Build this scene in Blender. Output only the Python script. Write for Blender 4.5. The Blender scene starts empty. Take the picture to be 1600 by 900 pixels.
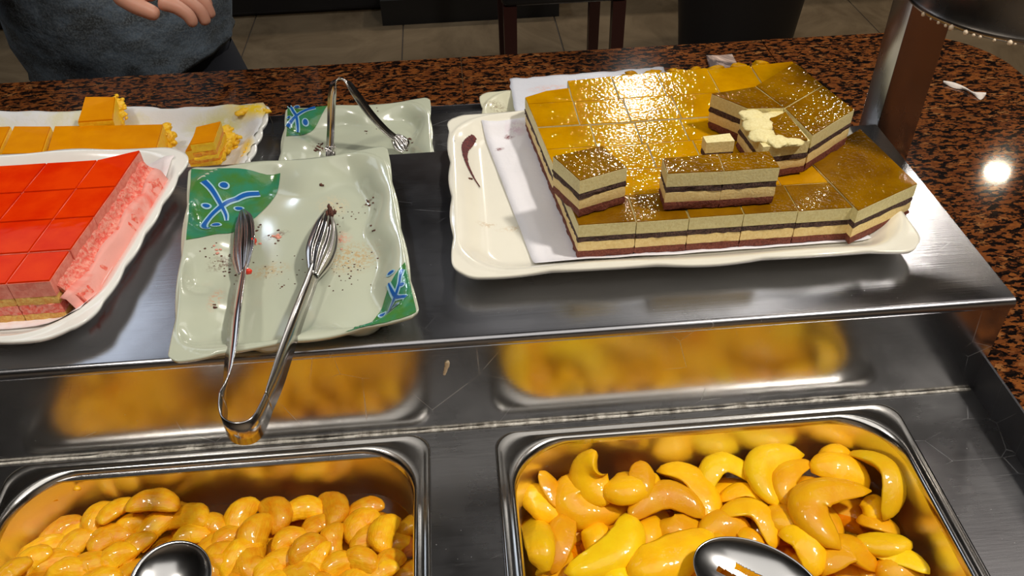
import bpy, bmesh, math, random
from mathutils import Vector, Matrix, noise
from mathutils.bvhtree import BVHTree
random.seed(7)
SC = bpy.context.scene
COL = SC.collection
# ------------------------------------------------------------------ camera
CAMZ = .527
PITCH, YAW, ROLL, FPX = .70779, .06106, .02971, 1335.37
_cy, _sy, _cp, _sp, _cr, _sr = math.cos(YAW), math.sin(YAW), math.cos(PITCH), math.sin(PITCH), math.cos(ROLL), math.sin(ROLL)
FWD = Vector((_sy*_cp, _cy*_cp, -_sp)); RGT = Vector((_cy, -_sy, 0)); DWN = FWD.cross(RGT)
R2 = RGT*_cr + DWN*_sr; D2 = -RGT*_sr + DWN*_cr
cam = bpy.data.cameras.new('camera'); co = bpy.data.objects.new('camera', cam); COL.objects.link(co)
m = Matrix((R2, -D2, -FWD)).transposed().to_4x4(); m.translation = (0, 0, CAMZ)
co.matrix_world = m
cam.lens = FPX/1600*36; cam.sensor_width = 36; cam.clip_start = .01
SC.camera = co
C0 = Vector((0, 0, CAMZ))
def ray(px, py): return R2*((px-800)/FPX) + D2*((py-450)/FPX) + FWD
def P(px, py, z):                    # real point on the horizontal plane z
    d = ray(px, py); return C0 + d*((z-CAMZ)/d.z)
def PY(px, py, y):                   # real point on the vertical plane y
    d = ray(px, py); return C0 + d*(y/d.y)
# ------------------------------------------------------------------ exposure, world, lights
SC.view_settings.view_transform = 'Standard'; SC.view_settings.look = 'None'
SC.view_settings.exposure = 0.0; SC.view_settings.gamma = 1.0; SC.view_settings.use_curve_mapping = False
W = bpy.data.worlds.new('room_air'); SC.world = W; W.use_nodes = True
W.node_tree.nodes['Background'].inputs[0].default_value = (.9, .8, .7, 1)
W.node_tree.nodes['Background'].inputs[1].default_value = .05
def area(name, loc, target, size, power, color, spread=180, sy=None):
    l = bpy.data.lights.new(name, 'AREA'); l.shape = 'DISK' if sy is None else 'RECTANGLE'
    l.size = size
    if sy: l.size_y = sy
    l.energy = power; l.color = color; l.spread = math.radians(spread)
    o = bpy.data.objects.new(name, l); COL.objects.link(o); o.location = loc
    o.rotation_euler = (Vector(target)-Vector(loc)).to_track_quat('-Z', 'Y').to_euler()
    return o
WARM = (1, .83, .62); NEUT = (1, .93, .84); COOL = (.72, .84, 1)
CEIL = 2.05
LAMPS = [ # x, y, diameter, power, colour of the round recessed ceiling lamps
    (1.15, .05, .20, 40, NEUT),      # key: from the right, a little behind the camera
    (1.02, 4.45, .22, 42, NEUT),      # streams over the chocolate cake
    (2.00, 3.30, .22, 24, NEUT),
    (2.77, 3.57, .11, 3.5, WARM),
    (-1.25, 3.3, .28, 16, COOL),
    (-.9, .25, .22, 12, NEUT),
]
ADDED_PANELS = [ # x0, x1, y0, y1, radiance, colour of flat light panels added for steel reflections and fill
    (-.04, .62, 1.9, 2.85, .36, (1, .97, .94)),
    (-2.5, -1.15, 1.7, 3.3, 1.7, (.80, .88, 1)),
    (-.9, .9, -.95, .75, 1.2, (1, .95, .88)),  # added overhead fill, also mirrored in spoon and ladle
    (.72, 1.22, 1.9, 2.85, 2.2, (1, .96, .90)),
    (1.15, 2.1, .95, 1.5, .8, (1, .9, .84)),  # added to give the right of the deck its pinkish reflection
]
for x0, x1, y0, y1, L, c in ADDED_PANELS:
    area('ceiling_panel_light', ((x0+x1)/2, (y0+y1)/2, CEIL-.022), ((x0+x1)/2, (y0+y1)/2, 0), x1-x0, L*(x1-x0)*(y1-y0)*math.pi, c, sy=y1-y0)
for i, (x, y, d, p, c) in enumerate(LAMPS):
    area('ceiling_lamp_light', (x, y, CEIL-.012), (x, y, 0), d, p, c)
# ------------------------------------------------------------------ material helpers
def srgb(r, g, b):
    f = lambda c: (c/255/12.92) if c/255 <= .04045 else ((c/255+.055)/1.055)**2.4
    return (f(r), f(g), f(b), 1)
class NT:
    def __init__(s, name):
        s.m = bpy.data.materials.new(name); s.m.use_nodes = True; s.t = s.m.node_tree; s.b = s.t.nodes['Principled BSDF']
        s.pos = s.n('ShaderNodeNewGeometry').outputs['Position']
    def n(s, typ, **kw):
        x = s.t.nodes.new(typ)
        for k, v in kw.items(): setattr(x, k, v)
        return x
    def link(s, a, b): s.t.links.new(a, b)
    def put(s, inp, v):
        if hasattr(v, 'default_value') and not isinstance(v, (int, float, tuple)): s.link(v, inp)
        else: inp.default_value = v
    def set(s, **kw):
        names = dict(color='Base Color', rough='Roughness', metal='Metallic', coat='Coat Weight', coatr='Coat Roughness', sss='Subsurface Weight', trans='Transmission Weight', ior='IOR', spec='Specular IOR Level', aniso='Anisotropic', alpha='Alpha', ecol='Emission Color', estr='Emission Strength', normal='Normal', sheen='Sheen Weight', cnormal='Coat Normal', tangent='Tangent')
        for k, v in kw.items(): s.put(s.b.inputs[names[k]], v)
        return s
    def map(s, scale=(1, 1, 1), rot=(0, 0, 0), src=None):
        mp = s.n('ShaderNodeMapping'); mp.inputs['Scale'].default_value = scale; mp.inputs['Rotation'].default_value = rot
        s.link(src or s.pos, mp.inputs[0]); return mp.outputs[0]
    def noise(s, scale, detail=3, vec=None, rough=.55, dist=0, out=0):
        x = s.n('ShaderNodeTexNoise'); x.inputs['Scale'].default_value = scale; x.inputs['Detail'].default_value = detail
        x.inputs['Roughness'].default_value = rough; x.inputs['Distortion'].default_value = dist
        s.link(vec or s.pos, x.inputs['Vector']); return x.outputs[out]
    def voro(s, scale, vec=None, feature='F1', out='Distance', rand=1):
        x = s.n('ShaderNodeTexVoronoi', feature=feature); x.inputs['Scale'].default_value = scale; x.inputs['Randomness'].default_value = rand
        s.link(vec or s.pos, x.inputs['Vector']); return x.outputs[out]
    def ramp(s, f, stops, mode='LINEAR'):
        x = s.n('ShaderNodeValToRGB'); x.color_ramp.interpolation = mode; e = x.color_ramp.elements
        while len(e) < len(stops): e.new(.5)
        for el, (p, c) in zip(e, stops):
            el.position = p; el.color = c if isinstance(c, tuple) else (c, c, c, 1)
        s.link(f, x.inputs[0]); return x.outputs[0]
    def mix(s, f, a, b):
        x = s.n('ShaderNodeMix', data_type='RGBA'); s.put(x.inputs[0], f)
        s.put(x.inputs[6], a); s.put(x.inputs[7], b); return x.outputs[2]
    def math(s, op, a, b=0, clamp=False):
        x = s.n('ShaderNodeMath', operation=op); x.use_clamp = clamp; s.put(x.inputs[0], a); s.put(x.inputs[1], b); return x.outputs[0]
    def bump(s, h, strength=.3, dist=.001, normal=None):
        x = s.n('ShaderNodeBump'); x.inputs['Strength'].default_value = strength; x.inputs['Distance'].default_value = dist
        s.link(h, x.inputs['Height'])
        if normal: s.link(normal, x.inputs['Normal'])
        return x.outputs[0]
    def spot(s, x, y, rx, ry=None, rot=0, soft=.5, breakup=None):
        """1 inside an elliptical mark of the surface at world (x, y), 0 outside"""
        ry = ry or rx
        mp = s.n('ShaderNodeMapping', vector_type='TEXTURE'); mp.inputs['Location'].default_value = (x, y, 0)
        mp.inputs['Rotation'].default_value = (0, 0, rot); mp.inputs['Scale'].default_value = (rx, ry, 1000)
        s.link(s.pos, mp.inputs[0])
        l = s.n('ShaderNodeVectorMath', operation='LENGTH'); s.link(mp.outputs[0], l.inputs[0])
        v = s.ramp(l.outputs['Value'], [(1-soft, 1.0), (1, 0.0)])
        if breakup is not None: v = s.math('MULTIPLY', v, breakup)
        return v
def simple(name, col, rough=.5, **kw):
    t = NT(name); t.set(color=col, rough=rough, **kw); return t.m
# ------------------------------------------------------------------ materials
def mk_steel(name, base=(.50, .50, .52, 1), r0=.2, r1=.42, brush=(6, 900, 900), aniso=.0, scratch=True, bs=.12, smudge=True, rotz=0):
    t = NT(name)
    br = t.noise(1, 3, t.map(brush, (0, 0, rotz)), rough=.7)
    h = br
    col = base
    if smudge:
        sm = t.noise(9, 4, rough=.6)
        ro = t.math('ADD', t.ramp(sm, [(.35, r0), (.7, r1)]), t.math('MULTIPLY', br, .06))
        col = t.mix(t.ramp(sm, [(.45, 0.0), (.75, .35)]), base, tuple(c*.72 for c in base[:3])+(1,))
    else: ro = t.math('ADD', r0, t.math('MULTIPLY', br, .06))
    nb = t.bump(br, bs, .0006)
    if scratch:
        w = t.n('ShaderNodeTexVoronoi', feature='DISTANCE_TO_EDGE'); w.inputs['Scale'].default_value = 16
        t.link(t.map((1, 2.6, 1), (0, 0, .6)), w.inputs['Vector'])
        sc = t.ramp(w.outputs['Distance'], [(0, 1.0), (.006, 0.0)])
        msk = t.ramp(t.noise(14, 2), [(.55, 0.0), (.66, .5)])
        sc = t.math('MULTIPLY', sc, msk)
        sp = t.ramp(t.voro(130), [(.0, 1.0), (.06, 0.0)]); sp = t.math('MULTIPLY', sp, t.ramp(t.noise(20, 2), [(.52, 0.0), (.6, .8)]))
        k = t.math('MAXIMUM', sc, sp)
        col = t.mix(t.math('MULTIPLY', k, .55), col, (.75, .75, .74, 1))
        t.set(metal=t.math('SUBTRACT', 1, t.math('MULTIPLY', k, .6)))
        ro = t.math('ADD', ro, t.math('MULTIPLY', k, .3))
    else: t.set(metal=1.0)
    t.set(color=col, rough=ro, normal=nb)
    return t.m
M = {}
M['steel_top'] = mk_steel('brushed_steel_top', (.39, .39, .41, 1), .15, .27, (5, 700, 700), bs=.12)
M['steel_face'] = mk_steel('brushed_steel_face', (.55, .54, .53, 1), .13, .22, (5, 700, 500), bs=.05)
M['steel_deck'] = mk_steel('worn_steel_deck', (.37, .37, .38, 1), .18, .32, (30, 300, 300), bs=.1)
M['steel_dark'] = mk_steel('dull_dark_steel', (.10, .10, .11, 1), .35, .5, (5, 500, 500))
M['pan_wall'] = mk_steel('pan_wall_steel', (.86, .83, .76, 1), .26, .3, (60, 60, 60), scratch=False, bs=.03, smudge=False)
M['steel_pan'] = mk_steel('pan_steel', (.66, .65, .63, 1), .12, .2, (60, 60, 60), scratch=False, bs=.03)
M['steel_tong'] = mk_steel('tong_steel', (.62, .6, .58, 1), .16, .26, (40, 40, 40), scratch=False, bs=.02, smudge=False)
M['steel_spoon'] = mk_steel('spoon_steel', (.52, .52, .52, 1), .16, .26, (60, 60, 60), scratch=False, bs=.02, smudge=False)
M['steel_post'] = mk_steel('post_steel', (.48, .44, .40, 1), .2, .3, (600, 600, 5), scratch=False)
M['steel_lamp'] = mk_steel('lamp_steel', (.30, .27, .24, 1), .15, .3, (60, 60, 60), scratch=False)
def granite():
    t = NT('brown_granite')
    v = t.map((1, 1.9, 1))
    w = t.noise(60, 2, v, out=1)
    vm = t.n('ShaderNodeVectorMath', operation='MULTIPLY_ADD'); t.link(w, vm.inputs[0]); vm.inputs[1].default_value = (.02,)*3; t.link(v, vm.inputs[2])
    c1 = t.voro(105, vm.outputs[0], out='Color')
    sep = t.n('ShaderNodeSeparateColor'); t.link(c1, sep.inputs[0])
    base = t.ramp(sep.outputs[0], [(0, srgb(84, 44, 22)), (.3, srgb(122, 68, 30)), (.6, srgb(146, 86, 38)), (.85, srgb(100, 54, 28)), (1, srgb(168, 116, 66))])
    base = t.mix(t.noise(260, 2), base, srgb(92, 50, 26))
    blk = t.ramp(t.noise(85, 3, v, rough=.62), [(.50, 0.0), (.56, 1.0)])
    blk2 = t.ramp(t.noise(160, 2, v), [(.56, 0.0), (.6, 1.0)])
    col = t.mix(blk, base, srgb(14, 11, 11)); col = t.mix(blk2, col, srgb(28, 18, 14))
    t.set(color=col, rough=.06, spec=.5)
    return t.m
M['granite'] = granite()
def ceramic(name, base, spots=(), tint=None):
    t = NT(name)
    col = t.mix(t.ramp(t.noise(30, 3), [(.4, 0.0), (.8, .25)]), base, tint or tuple(c*.85 for c in base[:3])+(1,))
    br = t.ramp(t.noise(330, 4, rough=.75), [(.46, 0.0), (.56, 1.0)])
    for (x, y, rx, ry, rot, c, k) in spots:
        mk = t.spot(x, y, rx, ry, rot, .7, br); col = t.mix(t.math('MULTIPLY', mk, k), col, c)
    t.set(color=col, rough=.16, coat=.4, coatr=.08, normal=t.bump(t.noise(70, 2), .12, .0008))
    return t.m
M['paper'] = None
def paper(name, base, stains=(), stain_col=None, amount=0.0, bumpy=.5, brk=(.42, .56)):
    t = NT(name); col = base
    if amount:
        n1 = t.noise(16, 5, rough=.65, dist=.6)
        col = t.mix(t.ramp(n1, [(.48, 0.0), (.62, amount)]), col, stain_col)
    br = t.ramp(t.noise(240 if brk[0] > .4 else 90, 4, rough=.75), [(brk[0], 0.0), (brk[1], 1.0)])
    for (x, y, rx, ry, rot, c, k) in stains:
        col = t.mix(t.math('MULTIPLY', t.spot(x, y, rx, ry, rot, .7, br), k), col, c)
    t.set(color=col, rough=.6, sss=.0, normal=t.bump(t.noise(60, 4, rough=.6), bumpy, .002))
    return t.m
def glaze(name, c1, c2, rough=.12, bumpy=.5, sc=330, coat=.6):
    t = NT(name)
    col = t.mix(t.ramp(t.noise(38, 4), [(.35, 0.0), (.7, 1.0)]), c1, c2)
    nb = t.bump(t.noise(sc, .6, rough=.5, dist=.3), bumpy, .0016)
    t.set(color=col, rough=.5, spec=.0, coat=coat, coatr=.03, cnormal=nb)
    return t.m
M['glaze_gold'] = glaze('golden_caramel_glaze', srgb(200, 144, 2), srgb(176, 120, 1), .15, .17, 380, .8)
M['glaze_brown'] = glaze('brown_caramel_glaze', srgb(140, 96, 3), srgb(108, 68, 2), .12, .30, 380, .7)
M['glaze_red'] = glaze('red_jelly_glaze', srgb(226, 60, 6), srgb(212, 38, 3), .10, .02, 90, .12)
M['glaze_amber'] = glaze('amber_jelly_glaze', srgb(226, 146, 4), srgb(214, 130, 2), .12, .03, 90, .3)
def crumb(name, c1, c2, sc=420, b=.7, rough=.75, sss=0):
    t = NT(name)
    f = t.noise(sc, 4, rough=.7)
    col = t.mix(t.ramp(f, [(.4, 0.0), (.62, 1.0)]), c1, c2)
    t.set(color=col, rough=rough, normal=t.bump(f, b, .002))
    return t.m
M['cream'] = crumb('mocha_cream', srgb(248, 222, 156), srgb(238, 206, 134), 500, .35, .55)
M['cream_top'] = crumb('pale_top_cream', srgb(236, 224, 166), srgb(224, 208, 144), 500, .3, .5)
M['sponge_dark'] = crumb('dark_chocolate_sponge', srgb(56, 34, 30), srgb(108, 78, 66), 620, 1.0)
M['sponge_base'] = crumb('chocolate_base_sponge', srgb(108, 48, 32), srgb(140, 74, 52), 520, .9)
M['cream_pink'] = crumb('pink_mousse', srgb(240, 150, 130), srgb(228, 118, 100), 200, .3, .4)
M['sponge_yellow'] = crumb('yellow_sponge', srgb(238, 200, 110), srgb(226, 160, 80), 420, .7)
M['fill_red'] = crumb('red_filling', srgb(240, 90, 70), srgb(250, 170, 150), 300, .8, .35)
M['fill_orange'] = crumb('orange_filling', srgb(240, 140, 20), srgb(248, 180, 40), 260, .6, .35)
M['cream_lemon'] = crumb('lemon_mousse', srgb(252, 208, 40), srgb(250, 190, 20), 240, .5, .4)
def fruit(name, c1, c2, sc=60, fib=.15, sss=.0):
    t = NT(name)
    oi = t.n('ShaderNodeObjectInfo').outputs['Random']
    col = t.mix(t.ramp(t.noise(sc, 3), [(.35, 0.0), (.7, 1.0)]), c1, c2)
    hv = t.n('ShaderNodeHueSaturation'); t.link(col, hv.inputs['Color'])
    t.link(t.math('ADD', .492, t.math('MULTIPLY', oi, .016)), hv.inputs['Hue']); t.link(t.math('ADD', .85, t.math('MULTIPLY', oi, .25)), hv.inputs['Value'])
    nb = t.bump(t.noise(220, 3, rough=.6), fib, .0012)
    if name.startswith('mandarin'):
        oc = t.n('ShaderNodeTexCoord').outputs['Object']; nb = t.bump(t.noise(1, 2, t.map((120, 700, 700), src=oc)), .5, .0010)
    t.set(color=hv.outputs[0], rough=.45, spec=.2, coat=.6, coatr=.05, normal=nb, cnormal=t.bump(t.noise(170, 2), .5, .0012))
    if sss:
        t.set(sss=sss); t.b.inputs['Subsurface Radius'].default_value = (1, .5, .08); t.b.inputs['Subsurface Scale'].default_value = .004
    return t.m
M['peach'] = fruit('peach_flesh', srgb(250, 190, 14), srgb(244, 170, 8))
M['peach_y'] = fruit('yellow_peach_flesh', srgb(252, 210, 20), srgb(248, 194, 10))
M['mandarin'] = fruit('mandarin_flesh', srgb(246, 186, 28), srgb(240, 154, 6), 160, .5)
def syrup(name, tint):
    m_ = bpy.data.materials.new(name); m_.use_nodes = True; t = m_.node_tree; t.nodes.clear()
    out = t.nodes.new('ShaderNodeOutputMaterial'); tr = t.nodes.new('ShaderNodeBsdfTransparent'); gl = t.nodes.new('ShaderNodeBsdfGlossy')
    fr = t.nodes.new('ShaderNodeFresnel'); mx = t.nodes.new('ShaderNodeMixShader'); nz = t.nodes.new('ShaderNodeTexNoise'); bp = t.nodes.new('ShaderNodeBump')
    tr.inputs[0].default_value = tint; gl.inputs['Roughness'].default_value = .03; fr.inputs[0].default_value = 1.36
    nz.inputs['Scale'].default_value = 14; bp.inputs['Strength'].default_value = .2; bp.inputs['Distance'].default_value = .002
    g = t.nodes.new('ShaderNodeNewGeometry'); t.links.new(g.outputs['Position'], nz.inputs['Vector'])
    t.links.new(nz.outputs[0], bp.inputs['Height']); t.links.new(bp.outputs[0], gl.inputs['Normal'])
    t.links.new(fr.outputs[0], mx.inputs[0]); t.links.new(tr.outputs[0], mx.inputs[1]); t.links.new(gl.outputs[0], mx.inputs[2]); t.links.new(mx.outputs[0], out.inputs[0])
    return m_
M['syrup'] = syrup('fruit_syrup', (.95, .70, .16, 1))
M['green_glaze'] = (lambda t: t.set(color=t.mix(t.ramp(t.noise(55, 4), [(.4, 0.0), (.62, 1.0)]), srgb(70, 124, 58), srgb(56, 132, 100)), rough=.15, coat=.5, normal=t.bump(t.noise(300, 2), .3, .0008)).m)(NT('green_corner_glaze'))
M['blue_glaze'] = simple('blue_brush_glaze', srgb(30, 92, 170), .2)
M['pale_glaze'] = simple('pale_line_glaze', srgb(160, 200, 215), .2)
M['sealant'] = crumb('old_white_sealant', srgb(214, 210, 200), srgb(140, 134, 124), 160, .6)
M['floor'] = (lambda t: t.set(color=t.mix(t.ramp(t.noise(3, 5, rough=.65, dist=.8), [(.35, 0.0), (.65, 1.0)]), srgb(112, 96, 74), srgb(84, 70, 52)), rough=.22).m)(NT('mottled_floor_tile'))
M['grout'] = simple('dark_grout', srgb(50, 42, 34), .8)
M['wood_red'] = simple('dark_red_wood', srgb(52, 22, 20), .35)
M['black_vinyl'] = simple('black_vinyl', srgb(18, 17, 20), .45)
M['wall'] = simple('dark_brown_wall', srgb(58, 44, 34), .7)
M['wall_light'] = simple('beige_wall', srgb(190, 172, 150), .8)
M['ceiling'] = simple('warm_grey_ceiling', srgb(64, 58, 52), .8)
M['lamp_ring'] = simple('white_lamp_ring', srgb(220, 215, 205), .4)
M['black'] = simple('black_paint', srgb(14, 13, 13), .5)
M['cabinet'] = simple('dark_cabinet_laminate', srgb(40, 28, 22), .5)
# ------------------------------------------------------------------ object helpers
def link(name, bm, mat, parent=None, loc=None, smooth=True):
    """bm is in world coordinates; loc moves the origin there"""
    me = bpy.data.meshes.new(name)
    org = Vector(loc) if loc is not None else (parent_world(parent) if parent else Vector((0, 0, 0)))
    bmesh.ops.translate(bm, verts=bm.verts, vec=-org)
    bm.normal_update(); bm.to_mesh(me); bm.free()
    if mat is not None: me.materials.append(mat)
    if smooth: me.shade_smooth()
    o = bpy.data.objects.new(name, me); COL.objects.link(o)
    if parent: o.parent = parent; o.location = org - parent_world(parent)
    else: o.location = org
    return o
def parent_world(o):
    v = Vector((0, 0, 0))
    while o: v += o.location; o = o.parent
    return v
def tag(o, label=None, cat=None, group=None, kind=None):
    if label: o['label'] = label
    if cat: o['category'] = cat
    if group: o['group'] = group
    if kind: o['kind'] = kind
    return o
def empty(name, loc, label, cat, group=None):
    o = bpy.data.objects.new(name, None); COL.objects.link(o); o.location = loc; o.empty_display_size = .02
    return tag(o, label, cat, group)
def box(bm, x0, x1, y0, y1, z0, z1, bev=0, seg=2):
    r = bmesh.ops.create_cube(bm, size=1)
    for v in r['verts']: v.co = Vector((x0+(v.co.x+.5)*(x1-x0), y0+(v.co.y+.5)*(y1-y0), z0+(v.co.z+.5)*(z1-z0)))
    if bev: bmesh.ops.bevel(bm, geom=list({e for v in r['verts'] for e in v.link_edges}), offset=bev, segments=seg, affect='EDGES', profile=.5)
    return bm
def autosmooth(o, ang=35):
    me = o.data
    try: me.set_sharp_from_angle(angle=math.radians(ang))
    except Exception: pass
    return o
def loft(bm, rings, closed=True, cap0=False, cap1=False):
    vs = [[bm.verts.new(p) for p in r] for r in rings]
    n = len(vs[0])
    for a, b in zip(vs, vs[1:]):
        for i in range(n if closed else n-1):
            j = (i+1) % n
            try: bm.faces.new((a[i], a[j], b[j], b[i]))
            except ValueError: pass
    if cap0: bm.faces.new(list(reversed(vs[0])))
    if cap1: bm.faces.new(vs[-1])
    return vs
def rrect(x0, x1, y0, y1, r, z, n=8):
    pts = []
    for cx, cy, a0 in ((x1-r, y1-r, 0), (x0+r, y1-r, 90), (x0+r, y0+r, 180), (x1-r, y0+r, 270)):
        for k in range(n+1):
            a = math.radians(a0+90*k/n); pts.append(Vector((cx+r*math.cos(a), cy+r*math.sin(a), z)))
    return pts
def tube(bm, pts, rad, n=8, caps=True):
    pts = [Vector(p) for p in pts]; rads = rad if isinstance(rad, (list, tuple)) else [rad]*len(pts)
    rings = []; up = None
    for i, p in enumerate(pts):
        t = (pts[min(i+1, len(pts)-1)]-pts[max(i-1, 0)]).normalized()
        if up is None: up = t.orthogonal().normalized()
        up = (up - t*up.dot(t)).normalized(); s = t.cross(up)
        rings.append([p+(up*math.cos(2*math.pi*k/n)+s*math.sin(2*math.pi*k/n))*rads[i] for k in range(n)])
    loft(bm, rings, True, caps, caps)
    return bm
def spline(pts, n):
    """Catmull-Rom through tuples of any length"""
    P_ = [tuple(p) for p in pts]; P_ = [P_[0]]+P_+[P_[-1]]; out = []
    segs = len(P_)-3
    for i in range(n+1):
        f = i/n*segs; k = min(int(f), segs-1); t = f-k; a, b, c, d = P_[k:k+4]
        out.append(tuple(.5*((2*b[j])+(-a[j]+c[j])*t+(2*a[j]-5*b[j]+4*c[j]-d[j])*t*t+(-a[j]+3*b[j]-3*c[j]+d[j])*t**3) for j in range(len(a))))
    return out
# ------------------------------------------------------------------ setting
T = .0985                      # top of the steel riser
GZ = .034                      # granite level
YF, YB = .4465, .7095          # riser front, back
XR = .4034                     # riser right end
FLOOR = -.87
XL = -1.15
fl = bmesh.new(); box(fl, -5, 5, -2.5, 6, FLOOR-.05, FLOOR-.004)
tag(link('floor', fl, M['grout'], smooth=False), kind='structure')
floor = bpy.data.objects['floor']
ts = .6
tile_me = None
for i in range(-5, 6):
    for j in range(1, 8):
        x, y = i*ts+.1, j*ts+.25
        if y > 5.2: continue
        if tile_me is None:
            b = bmesh.new(); box(b, -ts/2+.002, ts/2-.002, -ts/2+.002, ts/2-.002, -.008, 0, .0015, 1)
            tile_me = bpy.data.meshes.new('floor_tile'); b.to_mesh(tile_me); b.free(); tile_me.materials.append(M['floor'])
        o = bpy.data.objects.new('floor_tile', tile_me); COL.objects.link(o); o.parent = floor; o.location = (x, y, FLOOR)
for nm, c in (('wall_back', (-5, 5, 5.4, 5.5)), ('wall_left', (-5, -4.9, -2.5, 5.4)), ('wall_right', (4.9, 5, -2.5, 5.4)), ('wall_front', (-4.9, 4.9, -2.5, -2.4))):
    b = bmesh.new(); box(b, *c, FLOOR-.004, CEIL); tag(link(nm, b, M['wall_light' if nm == 'wall_front' else 'wall'], smooth=False), kind='structure')
b = bmesh.new(); box(b, -5, 5, -2.5, 5.5, CEIL, CEIL+.05); tag(link('ceiling', b, M['ceiling'], smooth=False), kind='structure')
LAMPLAB = ['neutral white ceiling lamp to the right above the counter', 'largest warm white ceiling lamp beyond the chocolate cake', 'warm white ceiling lamp beyond the steel post', 'small warm ceiling lamp farthest to the right', 'cool bluish ceiling lamp on the left beyond the counter', 'neutral white ceiling lamp to the left above the counter']
for i, (x, y, d, p, c) in enumerate(LAMPS):
    b = bmesh.new(); r = d/2
    rings = [[Vector((x+q*math.cos(a*math.pi/16), y+q*math.sin(a*math.pi/16), z)) for a in range(32)] for q, z in ((r+.002, CEIL-.001), (r+.002, CEIL-.012), (r+.02, CEIL-.012), (r+.024, CEIL-.001))]
    loft(b, rings); tag(link('ceiling_lamp', b, M['lamp_ring'], loc=(x, y, CEIL-.001)), LAMPLAB[i], 'ceiling lamp', None)

PANLAB = ['narrow dim white ceiling light panel beyond the counter', 'cool white ceiling light panel at the far left', 'white ceiling light panel straight above the fruit pans', 'bright warm ceiling light panel beyond the counter to the right', 'pinkish white ceiling light panel above the right end of the counter']
for i, (x0, x1, y0, y1, L, c) in enumerate(ADDED_PANELS):
    b = bmesh.new(); box(b, x0-.03, x0-.001, y0-.03, y1+.03, CEIL-.025, CEIL-.001); box(b, x1+.001, x1+.03, y0-.03, y1+.03, CEIL-.025, CEIL-.001)
    box(b, x0-.001, x1+.001, y0-.03, y0-.001, CEIL-.025, CEIL-.001); box(b, x0-.001, x1+.001, y1+.001, y1+.03, CEIL-.025, CEIL-.001)
    tag(link('ceiling_panel', b, M['lamp_ring'], loc=((x0+x1)/2, (y0+y1)/2, CEIL), smooth=False), PANLAB[i], 'ceiling light')
# granite counter: back run, right run, with rounded far right corner
gr = empty('granite_counter', (0, .98, FLOOR), 'polished brown and black speckled granite counter around the steel serving well', 'counter')
def prism(bm, pts, z0, z1):
    a = [bm.verts.new((p[0], p[1], z0)) for p in pts]; c = [bm.verts.new((p[0], p[1], z1)) for p in pts]
    n = len(pts)
    for i in range(n): bm.faces.new((a[i], a[(i+1) % n], c[(i+1) % n], c[i]))
    bm.faces.new(list(reversed(a))); bm.faces.new(c); return bm
YN, YX = .915, 1.043
seam = [XL, -.62, .006, XR+.0005]
for a, c in zip(seam, seam[1:]):
    b = bmesh.new(); box(b, a+.0003, c-.0003, YN, YX, GZ-.03, GZ, .0012, 1)
    link('granite_slab', b, M['granite'], gr, smooth=False)
pts = [(XR+.0008, -.12), (.69, -.12), (.685, .80)]
for k in range(13):
    a = math.radians(-2+92*k/12); pts.append((.565+.12*math.cos(a), .923+.12*math.sin(a)))
pts += [(XR+.0008, YX)]
b = bmesh.new(); prism(b, pts, GZ-.03, GZ); link('granite_slab', b, M['granite'], gr, smooth=False)
b = bmesh.new(); box(b, XL, .62, YN+.01, 1.0, FLOOR, GZ-.03); box(b, XR+.02, .64, -.1, YN+.005, FLOOR, GZ-.03); link('cabinet_panel', b, M['cabinet'], gr, smooth=False)

# pans outline used for the openings of the deck
PANS = {'peach': (.0095, .3320, .1760, .4380), 'mandarin': (-.3640, -.0415, .1800, .4425)}
dk = empty('steel_serving_well', (0, .3, -.0), 'stainless steel recessed serving well holding the fruit pans', 'serving well')
b = bmesh.new()
xs = sorted([XL, XR]+[v+s*.009 for k in PANS.values() for v, s in ((k[0], 1), (k[1], -1))]); ys = sorted([-.12, YF+.006, .185, .4255])
for i in range(len(xs)-1):
    for j in range(len(ys)-1):
        hole = j == 1 and i in (1, 3)
        if hole: continue
        q = [b.verts.new(p) for p in ((xs[i], ys[j], 0), (xs[i+1], ys[j], 0), (xs[i+1], ys[j+1], 0), (xs[i], ys[j+1], 0))]; b.faces.new(q)
bmesh.ops.remove_doubles(b, verts=b.verts, dist=1e-5)
r = bmesh.ops.extrude_face_region(b, geom=b.faces[:]); bmesh.ops.translate(b, verts=[v for v in r['geom'] if isinstance(v, bmesh.types.BMVert)], vec=(0, 0, -.0015))
bmesh.ops.recalc_face_normals(b, faces=b.faces)
link('deck_plate', b, M['steel_deck'], dk, smooth=False)
b = bmesh.new(); box(b, XR-.0012, XR+.0006, -.12, YF+.002, 0, GZ+.0005); link('side_wall', b, M['steel_dark'], dk, smooth=False)
SZ = .0300
sh = empty('rear_steel_shelf', (0, .8, SZ), 'dark steel shelf behind the raised step', 'shelf')
b = bmesh.new(); box(b, XL, XR, YB+.0005, YN-.0005, SZ-.002, SZ); link('shelf_plate', b, M['steel_deck'], sh, smooth=False)
b = bmesh.new(); box(b, XL, XR, YN-.0025, YN-.0006, SZ+.0001, GZ+.0005); link('edge_strip', b, M['steel_dark'], sh, smooth=False)

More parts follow.
